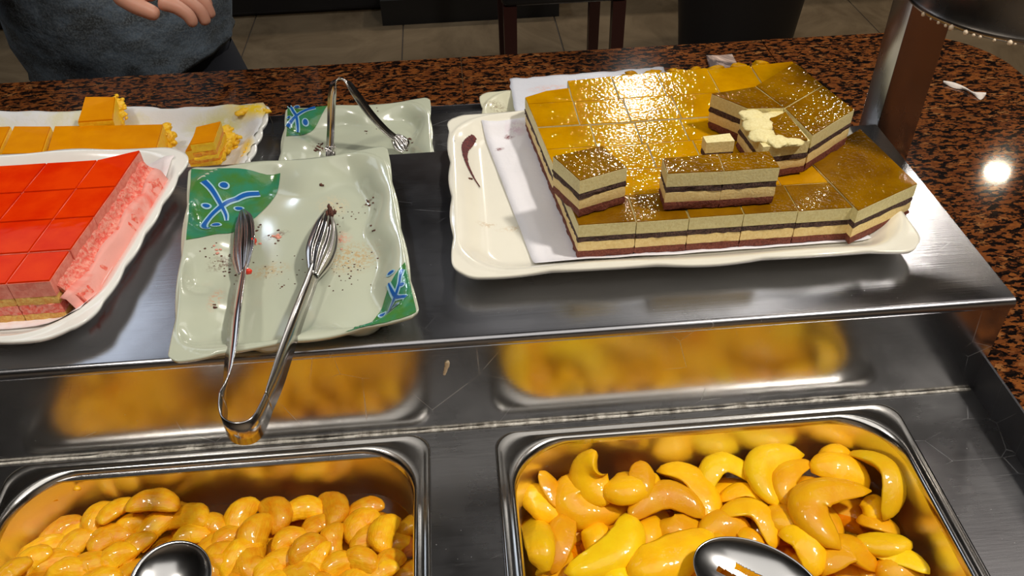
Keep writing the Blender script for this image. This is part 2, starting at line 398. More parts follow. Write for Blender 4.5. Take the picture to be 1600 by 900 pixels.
# raised step
rs = empty('steel_display_riser', (0, .58, 0), 'raised brushed stainless steel step carrying the cakes', 'display riser')
prof = [(YF+.002, 0), (YF+.002, T-.0085), (YF+.0006, T-.0085), (YF-.0008, T-.0075), (YF-.0012, T-.006)]
for k in range(7):
    a = math.radians(180-90*k/6); prof.append((YF+.0038+.005*math.cos(a), T-.005+.005*math.sin(a)))
prof += [(YF+.02, T-.0001), (.58, T), (YB-.004, T), (YB-.0015, T-.001), (YB, T-.004), (YB, 0)]
b = bmesh.new()
nx = 9
rings = []
for k in range(nx):
    x = XL+(XR-XL)*k/(nx-1); rings.append([Vector((x, y, z)) for y, z in prof])
loft(b, rings, closed=False, cap0=False)
e = [b.verts.new((XR, y, z)) for y, z in prof]; b.faces.new(e)
bmesh.ops.remove_doubles(b, verts=b.verts, dist=1e-6)
bmesh.ops.recalc_face_normals(b, faces=b.faces)
me_r = link('riser_shell', b, M['steel_top'], rs)
me_r.data.materials.append(M['steel_face'])
for f in me_r.data.polygons:
    if abs(f.normal.y) > .9 and f.center.z < T-.009: f.material_index = 1
autosmooth(me_r, 50)
b = bmesh.new()
pts = []; rad = []
for k in range(220):
    x = XL+(XR-.003-XL)*k/219; n_ = noise.noise(Vector((x*60, 0, 3)))+.6*noise.noise(Vector((x*220, 4, 3)))
    pts.append((x, YF+.0005+.0006*n_, .0006)); rad.append(max(.0006, .0013+.0009*n_))
tube(b, pts, rad, 8); tag(link('sealant_bead', b, M['sealant'], rs), 'grubby white sealant line along the foot of the step')

# ------------------------------------------------------------------ pans
def pan(name, x0, x1, y0, y1, label):
    root = empty(name, ((x0+x1)/2, (y0+y1)/2, .0), label, 'food pan', None)
    b = bmesh.new(); secs = [(.0, .016, -.0002), (-.0004, .016, .0016), (.0006, .016, .0032), (.0022, .016, .0036), (.0040, .018, .0026), (.0062, .026, .0026), (.0080, .036, .0036), (.0096, .040, .0040), (.0112, .042, .0034), (.0124, .044, .0012), (.0130, .045, -.003)]
    loft(b, [rrect(x0+i, x1-i, y0+i, y1-i, r, z, 14) for i, r, z in secs]); link('pan_rim', b, M['steel_pan'], root)
    b = bmesh.new(); secs = [(.0130, .045, -.003), (.0140, .045, -.02), (.0150, .045, -.045), (.0165, .045, -.075), (.019, .043, -.083), (.024, .04, -.088), (.035, .03, -.0895)]
    loft(b, [rrect(x0+i, x1-i, y0+i, y1-i, r, z, 14) for i, r, z in secs], cap1=True); link('pan_basin', b, M['pan_wall'], root)
    return root
pan('steel_food_pan', *PANS['peach'], 'right-hand stainless steel pan of peach slices in syrup')
pan('steel_food_pan', *PANS['mandarin'], 'left-hand stainless steel pan of mandarin segments in syrup')
LZ = -.047
for k, lab in (('peach', 'yellow syrup around the peach slices in the right pan'), ('mandarin', 'orange syrup around the mandarin segments in the left pan')):
    x0, x1, y0, y1 = PANS[k]; i = .0153; b = bmesh.new()
    f = b.faces.new([b.verts.new(p) for p in rrect(x0+i, x1-i, y0+i, y1-i, .045, LZ, 10)])
    tag(link('fruit_syrup', b, M['syrup'], loc=((x0+x1)/2, (y0+y1)/2, LZ), smooth=False), lab, 'syrup', kind='stuff')

def clampP(px, py, z, key, mg=.0):
    x0, x1, y0, y1 = PANS[key]; p = P(px, py, z)
    if p.y > y1-.024-mg: p = PY(px, py, y1-.024-mg)
    if p.x > x1-.022-mg:
        d = ray(px, py); p = C0+d*((x1-.022-mg)/d.x)
    if p.x < x0+.022+mg and x0 > 0:
        d = ray(px, py); p = C0+d*((x0+.022+mg)/d.x)
    if p.x < x0+.022+mg and x0 < 0:
        d = ray(px, py); p = C0+d*((x0+.022+mg)/d.x)
    p.z = min(p.z, .0)
    return p
def crescent(bm, A, Mi, B, w, th, seed=0, taper=.75, ns=16, nr=12, tilt=0, flat=.3, lump=.05):
    """fruit slice swept along an arc through three world points, pointed ends, wedge cross-section"""
    A, Mi, B = Vector(A), Vector(Mi), Vector(B)
    rings = []
    for i in range(ns+1):
        t = i/ns; L0 = (1-t)*(1-2*t); L1 = 4*t*(1-t); L2 = t*(2*t-1)
        c = A*L0+Mi*L1+B*L2
        d = (A*(4*t-3)+Mi*(4-8*t)+B*(4*t-1)).normalized()
        up = Vector((0, 0, 1)); s = d.cross(up).normalized(); up = s.cross(d)
        if ((A+B)/2-Mi).dot(s) > 0: s = -s
        up2 = up*math.cos(tilt)+s*math.sin(tilt); s2 = s*math.cos(tilt)-up*math.sin(tilt)
        k = max(0, 1-abs(2*t-1)**2.4)**taper
        k = max(k, .06)
        ring = []
        for j in range(nr):
            a = 2*math.pi*j/nr; ca, sa = math.cos(a), math.sin(a)
            r_ = 1+lump*noise.noise(Vector((i*.35+seed, j*.6, seed*3.1)))+lump*.6*noise.noise(Vector((i*.9+seed, j*1.3, seed)))
            # rounded outside, flatter cut faces meeting at an inner edge
            u_ = ca; v_ = sa if ca > 0 else (1-flat)*sa+flat*math.copysign(max(0, 1+ca), sa)
            ring.append(c+(s2*u_*w*.5+up2*v_*th*.5)*k*r_)
        rings.append(ring)
    loft(bm, rings, True, True, True); return bm
S = 3.4625
R3 = lambda x, y: (780+x/S, 640+y/S)
R4 = lambda x, y: (1080+x/S, 640+y/S)
# (frame, A, M, B, width, z, z tip/tip, material, description)
PE = [
 (R3, (110,512),(205,660),(222,900),95,-.036, 'y','upright slice against the left wall of the right pan'),
 (R3, (180,402),(215,490),(345,600),105,-.034,'p','pointed slice in the upper left corner of the right pan'),
 (R3, (218,332),(285,440),(352,550),85,-.030,'p','narrow slice leaning beside the tallest slice at upper left'),
 (R3, (235,600),(285,660),(285,760),95,-.045,'p','short slice half sunk between two upright ones at left'),
 (R3, (375,560),(325,700),(285,890),100,-.036,'p','pointed slice lying lengthwise near the left wall'),
 (R3, (385,345),(405,530),(700,525),130,-.034,'p','broad bent slice below the tall leaf-shaped one'),
 (R3, (520,620),(520,690),(470,770),95,-.040,'p','small slice wedged inside the bend of a broad one'),
 (R3, (680,560),(660,750),(350,880),120,-.030,'y','glossy curved slice sweeping down to the left foreground'),
 (R3, (525,215),(480,370),(600,505),130,-.022,'p','tall leaf-shaped slice standing highest at the back left'),
 (R3, (560,420),(700,420),(850,350),130,-.024,'p','fanned slice joined to the tall leaf-shaped one'),
 (R3, (765,275),(770,400),(740,520),95,-.022,'p','upright slice whose tip sticks up at the back, left of centre'),
 (R3, (850,335),(1065,390),(1160,640),125,-.034,'p','long orange slice arching over in the middle of the back'),
 (R3, (705,600),(900,460),(1110,590),105,-.028,'p','crescent arching over two small slices near the middle'),
 (R3, (830,570),(800,680),(715,760),100,-.038,'p','small slice under the left end of the arching crescent'),
 (R3, (870,600),(960,650),(1085,590),95,-.036,'p','small slice nested inside the arching crescent'),
 (R3, (850,730),(920,715),(1000,700),60,-.044,'p','scrap of peach half sunk near the middle'),
 (R3, (690,850),(900,820),(1160,660),140,-.028,'p','wide slice lying left of the slotted spoon'),
 (R3, (560,930),(650,900),(760,930),90,-.034,'y','slice at the very front, left of the spoon'),
 (R3, (1180,660),(1130,800),(1000,930),110,-.036,'p','slice whose end goes under the left of the spoon'),
 (R4, (75,470),(160,290),(380,415),95,-.034,'y','bright yellow crescent at the centre of the back wall'),
 (R4, (160,500),(290,440),(420,520),85,-.038,'p','dark orange slice below the bright yellow crescent'),
 (R4, (612,245),(385,300),(480,525),115,-.028,'y','big pale crescent opening right near the back'),
 (R4, (655,285),(500,370),(560,530),90,-.028,'p','crescent hugging the inside of the big pale one'),
 (R4, (560,470),(640,430),(740,450),130,-.036,'p','rounded lump framed by the pale crescents'),
 (R4, (650,340),(800,310),(960,430),110,-.026,'p','glossy slice lying across the back right'),
 (R4, (700,300),(790,240),(860,290),90,-.026,'p','slice end standing up at the back right'),
 (R4, (835,240),(1075,340),(1040,600),100,-.026,'y','bright yellow crescent along the right wall'),
 (R4, (990,460),(980,540),(930,590),80,-.036,'p','small slice inside the right yellow crescent'),
 (R4, (975,440),(640,490),(810,755),125,-.020,'p','large crescent lying on top at the right of the pan'),
 (R4, (150,580),(350,550),(445,760),110,-.032,'p','glistening slice above the slotted spoon'),
 (R4, (370,560),(540,600),(700,650),120,-.034,'p','broad slice left of the large top crescent'),
 (R4, (470,680),(620,720),(660,910),110,-.030,'p','slice running down beside the right of the spoon'),
 (R4, (890,600),(1010,620),(1130,670),95,-.040,'p','upper of three slices stacked against the right wall'),
 (R4, (880,700),(1040,730),(1195,715),90,-.034,'y','middle of three slices stacked against the right wall'),
 (R4, (965,775),(1120,790),(1290,890),85,-.036,'y','lowest of three slices stacked against the right wall'),
 (R4, (710,900),(830,760),(1000,880),150,-.036,'p','wide slice with a red-stained hollow at the front right'),
 (R4, (60,700),(180,620),(330,700),100,-.036,'p','slice half hidden behind the top of the spoon'),
 (R4, (250,650),(330,700),(390,780),70,-.036,'p','thin slice edge showing just above the spoon'),
 (R4, (640,700),(700,740),(700,860),80,-.040,'p','sunken slice between the spoon and the front right'),
 (R4, (1000,900),(1130,880),(1260,930),110,-.040,'p','slice at the very front right of the pan'),
]
MPP = .00052  # metres per photo pixel at the fruit
def make_slice(fr, A, Mi, B, w, z, mt, lab, seed):
    pa, pm, pb = [clampP(*fr(*q), z+dz, 'peach') for q, dz in ((A, .0), (Mi, .002), (B, -.004))]
    c = (pa+pm+pb)/3; b = bmesh.new()
    ww = w/S*MPP*1.62
    crescent(b, pa, pm, pb, ww, ww*.58, seed, .55, 18, 14, (seed % 3-1)*.3+.25, .85, .07)
    return tag(link('peach_slice', b, M['peach'] if mt == 'p' else M['peach_y'], loc=c), lab, 'peach slice', 'peach slices in the right pan')
for i, (fr, A, Mi, B, w, z, mt, lab) in enumerate(PE): make_slice(fr, A, Mi, B, w, z, mt, 'peach '+lab if not lab.startswith('peach') else lab, i)
# sunken peach slices that carry the heap
rnd = random.Random(3)
base_c = []
for j in range(7):
    for i in range(8):
        x = .040+.262*(i+.5)/8+rnd.uniform(-.008, .008); y = .205+.195*(j+.5)/7+rnd.uniform(-.008, .008)
        a = rnd.uniform(0, 6.28); L = .026
        d = Vector((math.cos(a), math.sin(a), 0)); n_ = Vector((-d.y, d.x, 0)); c = Vector((x, y, -.053+rnd.uniform(-.004, .006)))
        if y > .38 and x > .26: continue
        b = bmesh.new(); crescent(b, c-d*L-n_*.006, c+n_*.010, c+d*L-n_*.006, .034, .022, i+j*9, .6, 12, 10)
        tag(link('peach_slice', b, M['peach'], loc=c), 'peach slice sunk in syrup beneath the heap in the right pan', 'peach slice', 'sunken peach slices')

# ------------------------------------------------------------------ mandarin segments
def mandarin_mesh(seed):
    b = bmesh.new(); L = .0130+.0015*(seed % 3)
    crescent(b, (-L, -.0055, 0), (0, .0045, .001), (L, -.0055, 0), .0195, .0135, seed, .58, 18, 16, 0, .45, .09)
    me = bpy.data.meshes.new('mandarin_segment'); b.to_mesh(me); b.free(); me.shade_smooth(); me.materials.append(M['mandarin']); return me
MM = [mandarin_mesh(k) for k in range(6)]
rnd = random.Random(11)
S4 = 4.0
seen = [ # px, py, heading in degrees in the picture plane of the pan, height
 (425,807,-60,-.033),(475,803,0,-.036),(515,797,-70,-.034),(500,825,35,-.034),(382,812,70,-.034),(405,843,80,-.030),(455,850,25,-.030),(525,848,90,-.031),
 (570,800,15,-.036),(568,825,60,-.034),(606,835,75,-.030),(582,845,20,-.034),(487,868,25,-.028),(445,880,10,-.030),(495,885,75,-.027),(560,885,-20,-.027),(612,885,60,-.032),(530,895,20,-.030),(425,893,45,-.028),
 (160,812,70,-.030),(290,815,-10,-.031),(330,825,-20,-.031),(265,812,15,-.034),(245,830,45,-.033),(205,830,35,-.033),(130,830,30,-.034),(95,840,45,-.035),(175,845,30,-.031),(120,860,55,-.032),(65,865,40,-.035),(50,885,50,-.035),(215,858,50,-.030),(180,880,35,-.030),(140,890,20,-.029),(90,885,20,-.031),(335,855,60,-.031),(360,850,30,-.033),(345,885,75,-.029),(378,880,60,-.030),(300,842,10,-.031),(330,895,20,-.029),(240,790,0,-.040),(230,812,60,-.036),(185,800,40,-.038),(400,880,100,-.030),(390,900,20,-.030),(465,905,0,-.028),(590,905,30,-.030),(20,900,60,-.036),(110,905,0,-.031),(155,915,40,-.030),(200,905,20,-.034),(375,920,60,-.032),(430,925,30,-.030),(500,925,0,-.030),(555,925,50,-.031),(620,925,90,-.033),(320,925,0,-.033),(60,925,0,-.034),
]
def put_seg(p, a, pitch, roll, k, lab, grp):
    o = bpy.data.objects.new('mandarin_segment', MM[k % 6]); COL.objects.link(o); o.location = p; o.rotation_euler = (roll, pitch, a); s = rnd.uniform(.95, 1.2); o.scale = (s, s, s)
    tag(o, lab, 'mandarin segment', grp)
def zone(px, py):
    if math.hypot(px-266, py-906) < 100: return 'mandarin segment on the heap lying close around the round ladle', 'mandarin segments around the ladle'
    if px < 266: return ('mandarin segment in the back row of the heap, left of the ladle', 'mandarin segments at the back left') if py < 845 else ('mandarin segment low on the heap near the left wall of the left pan', 'mandarin segments at the front left')
    if py < 835: return 'mandarin segment in the back row of the heap, right of the ladle', 'mandarin segments at the back right'
    if px > 540: return 'mandarin segment on the heap near the right wall of the left pan', 'mandarin segments by the right wall'
    return 'mandarin segment in the middle of the heap, right of the ladle', 'mandarin segments in the middle'
for k, (px, py, a, z) in enumerate(seen):
    put_seg(clampP(px, py, z, 'mandarin', .008), math.radians(a), rnd.uniform(-.3, .3), rnd.uniform(-.5, .5), k, *zone(px, py))
for j in range(10):
    for i in range(14):
        x = -.345+.286*(i+.5)/14+rnd.uniform(-.006, .006); y = .205+.20*(j+.5)/10+rnd.uniform(-.006, .006)
        lim = .402 - (max(0, -.24-x))*.5
        if y > lim: continue
        put_seg(Vector((x, y, -.050+rnd.uniform(-.005, .006))), rnd.uniform(0, 6.3), rnd.uniform(-.3, .3), rnd.uniform(-.5, .5), i+j, 'mandarin segment lying under others in the syrup of the left pan', 'mandarin segments below the heap')
# bits stuck on the pan wall
for (px, py, s, lab) in ((83, 775, 1.0, 'mandarin scrap hanging on the left pan wall by a string of pith'), (121, 762, .5, 'tiny mandarin fleck on the left pan wall beside the hanging scrap'), (683, 0, 0, '')):
    if not s: continue
    c = PY(px, py, .4255); b = bmesh.new()
    crescent(b, c+Vector((-.005*s, 0, -.003*s)), c+Vector((0, -.001, .001)), c+Vector((.005*s, 0, -.003*s)), .010*s, .006*s, 5, .4, 10, 8)
    if s == 1: tube(b, [c, c+Vector((-.001, .0005, .008)), c+Vector((-.0015, .001, .014))], [.0022, .0014, .0016], 8)
    tag(link('mandarin_scrap', b, M['mandarin'], loc=c), lab, 'fruit scrap')

# ------------------------------------------------------------------ spoons
def oval_dish(bm, c, ax, ay, a, bb, depth, nrad=16, nang=56, holes=None, thick=.0008):
    nz = Vector(ax).cross(Vector(ay)).normalized()
    V_ = []
    for s in (0, 1):
        L = []
        for i in range(nrad+1):
            r = i/nrad; row = []
            for j in range(nang):
                t = 2*math.pi*j/nang; u, v = r*math.cos(t), r*math.sin(t)
                p = c+Vector(ax)*u*a+Vector(ay)*v*bb+nz*(-depth*(1-r*r)**.8+ (.0006 if i == nrad else 0) - s*thick)
                row.append((bm.verts.new(p), u, v))
            L.append(row)
        V_.append(L)
    def inhole(u, v): return any(abs(((u-hx)*math.cos(ha)+(v-hy)*math.sin(ha))) < hl and abs((-(u-hx)*math.sin(ha)+(v-hy)*math.cos(ha))) < hw for hx, hy, hl, hw, ha in (holes or []))
    for s, L in enumerate(V_):
        for i in range(nrad):
            for j in range(nang):
                j2 = (j+1) % nang; q = (L[i][j], L[i+1][j], L[i+1][j2], L[i][j2])
                u = sum(x[1] for x in q)/4; v = sum(x[2] for x in q)/4
                if inhole(u, v): continue
                vs = [x[0] for x in q]
                if s: vs.reverse()
                bm.faces.new(vs)
    for j in range(nang):
        j2 = (j+1) % nang; bm.faces.new((V_[0][nrad][j][0], V_[1][nrad][j][0], V_[1][nrad][j2][0], V_[0][nrad][j2][0]))
    bmesh.ops.remove_doubles(bm, verts=bm.verts, dist=1e-6)
def handle(bm, pts, w, th=.0016):
    rings = []
    pts = [Vector(p) for p in pts]
    for i, p in enumerate(pts):
        t = (pts[min(i+1, len(pts)-1)]-pts[max(i-1, 0)]).normalized(); s = t.cross(Vector((0, 0, 1))).normalized(); u = s.cross(t)
        ww = w[i] if isinstance(w, (list, tuple)) else w
        rings.append([p+s*ww/2*cx+u*th*cz for cx, cz in ((-1, 0), (-.6, .8), (0, 1), (.6, .8), (1, 0), (.6, -.5), (-.6, -.5))])
    loft(bm, rings, True, True, True)
sc_ = P(1186, 910, -.008)
sp = empty('slotted_spoon', sc_, 'stainless steel slotted serving spoon lying on the peach slices', 'spoon')
ang = math.radians(-33); ax = Vector((math.cos(ang), math.sin(ang), -.05)).normalized(); ay = Vector((-math.sin(ang), math.cos(ang), .10)).normalized()
b = bmesh.new(); oval_dish(b, sc_, ax, ay, .046, .029, .011, 40, 120, [(-.36, .02, .26, .075, .0), (-.08, .30, .32, .075, 0), (.15, -.30, .30, .075, 0)])
link('bowl', b, M['steel_spoon'], sp)
b = bmesh.new(); e_ = sc_+ax*.0455; handle(b, [e_-ax*.003, e_+ax*.006+Vector((0, -.004, .002)), e_+Vector((.03, -.035, .012)), e_+Vector((.05, -.08, .03)), e_+Vector((.06, -.12, .045))], [.018, .013, .010, .012, .02]); link('handle', b, M['steel_spoon'], sp)
lc = P(266, 906, -.012)
ld = empty('serving_ladle', lc, 'round stainless steel ladle resting in the mandarin segments', 'ladle')
b = bmesh.new(); oval_dish(b, lc, Vector((1, 0, 0)), Vector((0, .97, .18)).normalized(), .0285, .0285, .012, 16, 64)
link('bowl', b, M['steel_spoon'], ld)
b = bmesh.new(); e_ = lc+Vector((0, -.0275, -.005)); handle(b, [e_+Vector((0, .002, 0)), e_+Vector((0, -.01, .003)), e_+Vector((-.01, -.05, .02)), e_+Vector((-.02, -.10, .04))], [.016, .010, .010, .018]); link('handle', b, M['steel_spoon'], ld)

# ------------------------------------------------------------------ trays and plates
BV = {}
def bvh_of(o):
    me = o.data; w = parent_world(o)
    return BVHTree.FromPolygons([v.co+w for v in me.vertices], [tuple(p.vertices) for p in me.polygons])
def drop(bv, x, y, e=.0004, default=None):
    h = bv.ray_cast(Vector((x, y, 1)), Vector((0, 0, -1)))
    return (h[0].z+e) if h[0] else default
def tray(name, corners, zb, rim, mat, label, wave=(.003, 3), well_w=.022, rimwave=.0015, rad=.02, thick=.004, nu=84, nv=72, seed=0, valley=0, cat='tray'):
    """corners: back-left, back-right, front-right, front-left (xy)"""
    BL, BR, FR, FL = [Vector((c[0], c[1])) for c in corners]
    lu = ((BR-BL).length+(FR-FL).length)/2; lv = ((BL-FL).length+(BR-FR).length)/2
    def mapuv(u, v):
        # u,v in 0..1 ; v=0 front
        p = FL*(1-u)*(1-v)+FR*u*(1-v)+BR*u*v+BL*(1-u)*v
        return p
    cen = mapuv(.5, .5)
    top = []; b = bmesh.new(); bot = []
    for j in range(nv+1):
        rt, rb = [], []
        for i in range(nu+1):
            # denser near the rim
            f = lambda t: .5-.5*math.cos(math.pi*t) if False else (t+ (-.10*math.sin(2*math.pi*t)))
            u, v = f(i/nu), f(j/nv)
            # squeeze the square grid's corners round
            X, Y = (u-.5)*lu, (v-.5)*lv
            hx, hy = lu/2, lv/2
            m_ = max(abs(X)/hx, abs(Y)/hy)
            if m_ > 1e-6:
                # point on the outline of the shrunk rectangle -> rounded
                ox, oy = X/m_, Y/m_
                qx, qy = abs(ox)-(hx-rad), abs(oy)-(hy-rad)
                if qx > 0 and qy > 0:
                    l = math.hypot(qx, qy); k = rad/l if l > 1e-9 else 1
                    ox = math.copysign(hx-rad+qx*k, ox); oy = math.copysign(hy-rad+qy*k, oy)
                X, Y = ox*m_, oy*m_
                th = math.atan2(oy, ox)
                s_ = (ox/lu*wave[1]*6.3 if abs(oy)/hy > abs(ox)/hx else oy/lv*wave[1]*6.3)
                wv = wave[0]*math.sin(s_+seed)*m_**6
                if abs(oy)/hy > abs(ox)/hx: Y += math.copysign(wv, oy)
                else: X += math.copysign(wv, ox)
            dist = min(hx-abs(X), hy-abs(Y))
            qx, qy = abs(X)-(hx-rad-well_w), abs(Y)-(hy-rad-well_w)
            if qx > 0 and qy > 0: dist = rad+well_w-math.hypot(qx, qy)
            dist = max(0, dist)
            wloc = well_w*(1+(.35*math.sin(X*95+seed)+.35*math.sin(Y*80+seed*2) if valley else 0))
            t = min(1, dist/wloc); sm = 1-(t*t*(3-2*t))
            hz = rim+rimwave*math.sin(X/lu*wave[1]*6.3+seed)*math.cos(Y/lv*6.3)+(.0035 if valley else .001)*(abs(2*X/lu)*abs(2*Y/lv))**5
            if valley: hz += .0
            z = thick+ (hz-thick)*sm - (.0016*max(0, 1-dist/.003)**2)
            if valley: z += valley*math.sin(X*75+seed)*max(0, min(1, (dist-.004)/.02))*.5*(1+math.cos(math.pi*min(1, max(0, (dist)/.09))))
            uu, vv = X/lu+.5, Y/lv+.5
            p = mapuv(uu, vv)
            rt.append(b.verts.new((p.x, p.y, zb+z)))
            zz = max(0, (hz-thick)*sm-.0005) if sm > .02 else 0
            if i in (0, nu) or j in (0, nv): zz = z-thick*.8
            q = mapuv(.5+(uu-.5)*(1-.0012/lu), .5+(vv-.5)*(1-.0012/lv))
            rb.append(b.verts.new((q.x, q.y, zb+zz)))
        top.append(rt); bot.append(rb)
    for j in range(nv):
        for i in range(nu):
            b.faces.new((top[j][i], top[j][i+1], top[j+1][i+1], top[j+1][i]))
            b.faces.new((bot[j][i], bot[j+1][i], bot[j+1][i+1], bot[j][i+1]))
    rimv = [(j, i) for i, j in [(i, 0) for i in range(nu)]]
    per = [(0, i) for i in range(nu)]+[(j, nu) for j in range(nv)]+[(nv, i) for i in range(nu, 0, -1)]+[(j, 0) for j in range(nv, 0, -1)]
    for (a, c), (d, e_) in zip(per, per[1:]+per[:1]): b.faces.new((bot[a][c], bot[d][e_], top[d][e_], top[a][c]))
    o = link(name, b, mat, loc=(cen.x, cen.y, zb))
    tag(o, label, cat); BV[o.name] = bvh_of(o)
    return o
WHITE = srgb(238, 234, 218)
BRN = srgb(96, 46, 30); TAN = srgb(190, 150, 90); PNK = srgb(226, 140, 120)
def px2(px, py, z): q = P(px, py, z); return (q.x, q.y)
M['white_ceramic'] = ceramic('white_ceramic', WHITE, [(*px2(835, 352, .104), .035, .006, .05, srgb(206, 170, 110), .6), (*px2(760, 350, .104), .01, .005, 0, TAN, .5)])
ct = tray('cake_tray', [(-.0115, .742), (.365, .757), (.3500, .4935), (-.0125, .4985)], T, .0185, M['white_ceramic'], 'white wavy ceramic tray under the chocolate cream cake', wave=(.0022, 2.2), well_w=.03, rad=.018, seed=1.0)
M['white_ceramic2'] = ceramic('white_ceramic_plain', srgb(236, 236, 230))
rt = tray('cake_tray', [(-.66, .728), (-.2470, .7130), (-.2760, .4610), (-.66, .4680)], T, .0195, M['white_ceramic2'], 'white ceramic tray under the red jelly cake', wave=(.0022, 3.0), well_w=.026, rad=.034, seed=.5)
yt = tray('cake_tray', [(-.68, .938), (-.2170, .9090), (-.2290, .722), (-.68, .722)], SZ, .022, M['white_ceramic2'], 'white wavy ceramic tray under the yellow cake on the rear shelf', wave=(.003, 3.0), well_w=.03, rad=.02, seed=2.0)
M['cream_ceramic'] = ceramic('cream_ceramic', srgb(226, 224, 196), [(*px2(775, 160, .05), .02, .012, 0, srgb(120, 90, 50), .6)])
yb_ = tray('cake_tray', [(.0255, .9140), (.36, .9140), (.36, .722), (.0265, .722)], SZ, .020, M['cream_ceramic'], 'stained cream ceramic tray mostly hidden behind the chocolate cake', wave=(.002, 2), well_w=.03, rad=.012, seed=2.4)
CEL = srgb(186, 192, 172)
fs = [(*px2(350, 415, .104), .016, .008, .7, BRN, .7), (*px2(430, 365, .104), .014, .006, .4, BRN, .7), (*px2(545, 400, .104), .030, .024, .3, TAN, .7), (*px2(530, 370, .104), .012, .012, 0, PNK, .6), (*px2(420, 420, .104), .02, .012, .2, TAN, .5), (*px2(520, 320, .104), .016, .02, .3, srgb(220, 200, 160), .6), (*px2(340, 475, .104), .006, .02, 0, srgb(214, 140, 100), .5), (*px2(575, 312, .104), .009, .003, .8, BRN, .8)]
M['celadon'] = ceramic('celadon_ceramic', CEL, fs, srgb(206, 208, 180))
fp = tray('rectangular_plate', [(-.2440, .6720), (-.0700, .6860), (-.0400, .4540), (-.2080, .4270)], T, .0190, M['celadon'], 'pale celadon plate with green corners holding the nearer tongs', wave=(.0016, 1.7), well_w=.030, rad=.006, rimwave=.0012, seed=.3, valley=.0030, cat='plate')
rs_ = [(*px2(505, 232, .036), .016, .006, 0, BRN, .8), (*px2(632, 225, .036), .014, .006, 0, BRN, .6)]
M['celadon_rear'] = ceramic('celadon_ceramic_rear', CEL, rs_, srgb(206, 208, 180))
rp = tray('rectangular_plate', [(-.1985, .9030), (-.0350, .9040), (-.0300, .7240), (-.1900, .7200)], SZ, .0190, M['celadon_rear'], 'pale celadon plate with one green corner holding the farther tongs', wave=(.0016, 1.7), well_w=.030, rad=.006, rimwave=.0012, seed=.3, valley=.0018, cat='plate')
def corner_patch(plate, corner, p_edge1, ctrl, p_edge2, name='green_corner', n=26, m_=18, e=.0005):
    """painted corner following the plate; outer L through corner, inner curve p1-ctrl-p2 (world xy)"""
    bv = BV[plate.name]; b = bmesh.new(); c = Vector(corner); p1, q, p2 = Vector(p_edge1), Vector(ctrl), Vector(p_edge2); rows = []
    for i in range(n+1):
        s = i/n
        inner = p1*(1-s)**2+q*2*s*(1-s)+p2*s*s
        outer = p1.lerp(c, min(1, 2*s)) if s <= .5 else c.lerp(p2, 2*s-1)
        row = []
        for j in range(m_+1):
            w = inner.lerp(outer, j/m_); z = None; k = 0
            ww = w.copy(); cen = Vector((plate.location.x, plate.location.y))
            while k < 14:
                z = drop(bv, ww.x, ww.y, e)
                if z is not None: break
                ww = ww+(cen-ww).normalized()*.0008; k += 1
            row.append(b.verts.new((ww.x, ww.y, z if z is not None else plate.location.z+.018)))
        rows.append(row)
    for a, d in zip(rows, rows[1:]):
        for j in range(m_): b.faces.new((a[j], a[j+1], d[j+1], d[j]))
    bmesh.ops.recalc_face_normals(b, faces=b.faces)
    if b.faces and sum(f.normal.z for f in b.faces) < 0: bmesh.ops.reverse_faces(b, faces=b.faces)
    return link(name, b, M['green_glaze'], plate)
def strokes(plate, lines, dots, z, wscale=1.0, name='brush_motif', tf=None):
    bv = BV[plate.name]
    tf = tf or (lambda x, y: px2(x, y, z))
    mats = ((M['pale_glaze'], .0014*wscale, .0010), (M['blue_glaze'], 0, .0014))
    for mt, extra, e in mats:
        b = bmesh.new()
        for L in lines:
            pts = [tf(a, c)+(w,) for a, c, w in L]; sp_ = spline(pts, 26)
            prev = None
            for i, (x, y, w) in enumerate(sp_):
                x2, y2, _ = sp_[min(i+1, 26)]; x1, y1, _ = sp_[max(i-1, 0)]; d = Vector((x2-x1, y2-y1)); d.normalize() if d.length else None
                nrm = Vector((-d.y, d.x))*(w*wscale/2+extra); endk = 1
                pr = []
                for q in (Vector((x, y))+nrm, Vector((x, y)), Vector((x, y))-nrm):
                    zz = drop(bv, q.x, q.y, e, plate.location.z+.018); pr.append(b.verts.new((q.x, q.y, zz)))
                if prev:
                    b.faces.new((prev[0], pr[0], pr[1], prev[1])); b.faces.new((prev[1], pr[1], pr[2], prev[2]))
                prev = pr
        for (a, c, rx, ry) in dots:
            x, y = tf(a, c); ring = []
            cz = b.verts.new((x, y, drop(bv, x, y, e, plate.location.z+.01)))
            for k in range(16):
                t = 2*math.pi*k/16; q = (x+(rx*wscale+extra)*math.cos(t), y+(ry*wscale+extra)*math.sin(t)); ring.append(b.verts.new((q[0], q[1], drop(bv, q[0], q[1], e, plate.location.z+.018))))
            for k in range(16): b.faces.new((cz, ring[k], ring[(k+1) % 16]))
        bmesh.ops.recalc_face_normals(b, faces=b.faces)
        if sum(f.normal.z for f in b.faces) < 0: bmesh.ops.reverse_faces(b, faces=b.faces)
        o = link(name if not extra else 'pale_outline', b, mt, plate)
Z4 = lambda x, y: (250+x/3.6, 230+y/3.6)
corner_patch(fp, (-.2430, .6710), px2(436, 262, T+.018), px2(415, 345, T+.006), px2(293, 381, T+.016))
def L4(pts): return [(*Z4(x, y), w) for x, y, w in pts]
strokes(fp, [L4([(555,240,.0042),(480,262,.0036),(400,305,.003),(340,350,.003),(275,400,.0034),(248,440,.004),(262,472,.003),(282,460,.001)]), L4([(262,245,.005),(300,275,.004),(345,335,.003),(368,372,.0022),(372,405,.0008)])],
        [(*Z4(370,250), .0034, .0030), (*Z4(440,330), .0032, .0022), (*Z4(268,354), .0030, .0018), (*Z4(315,436), .0034, .0022)], T+.008)
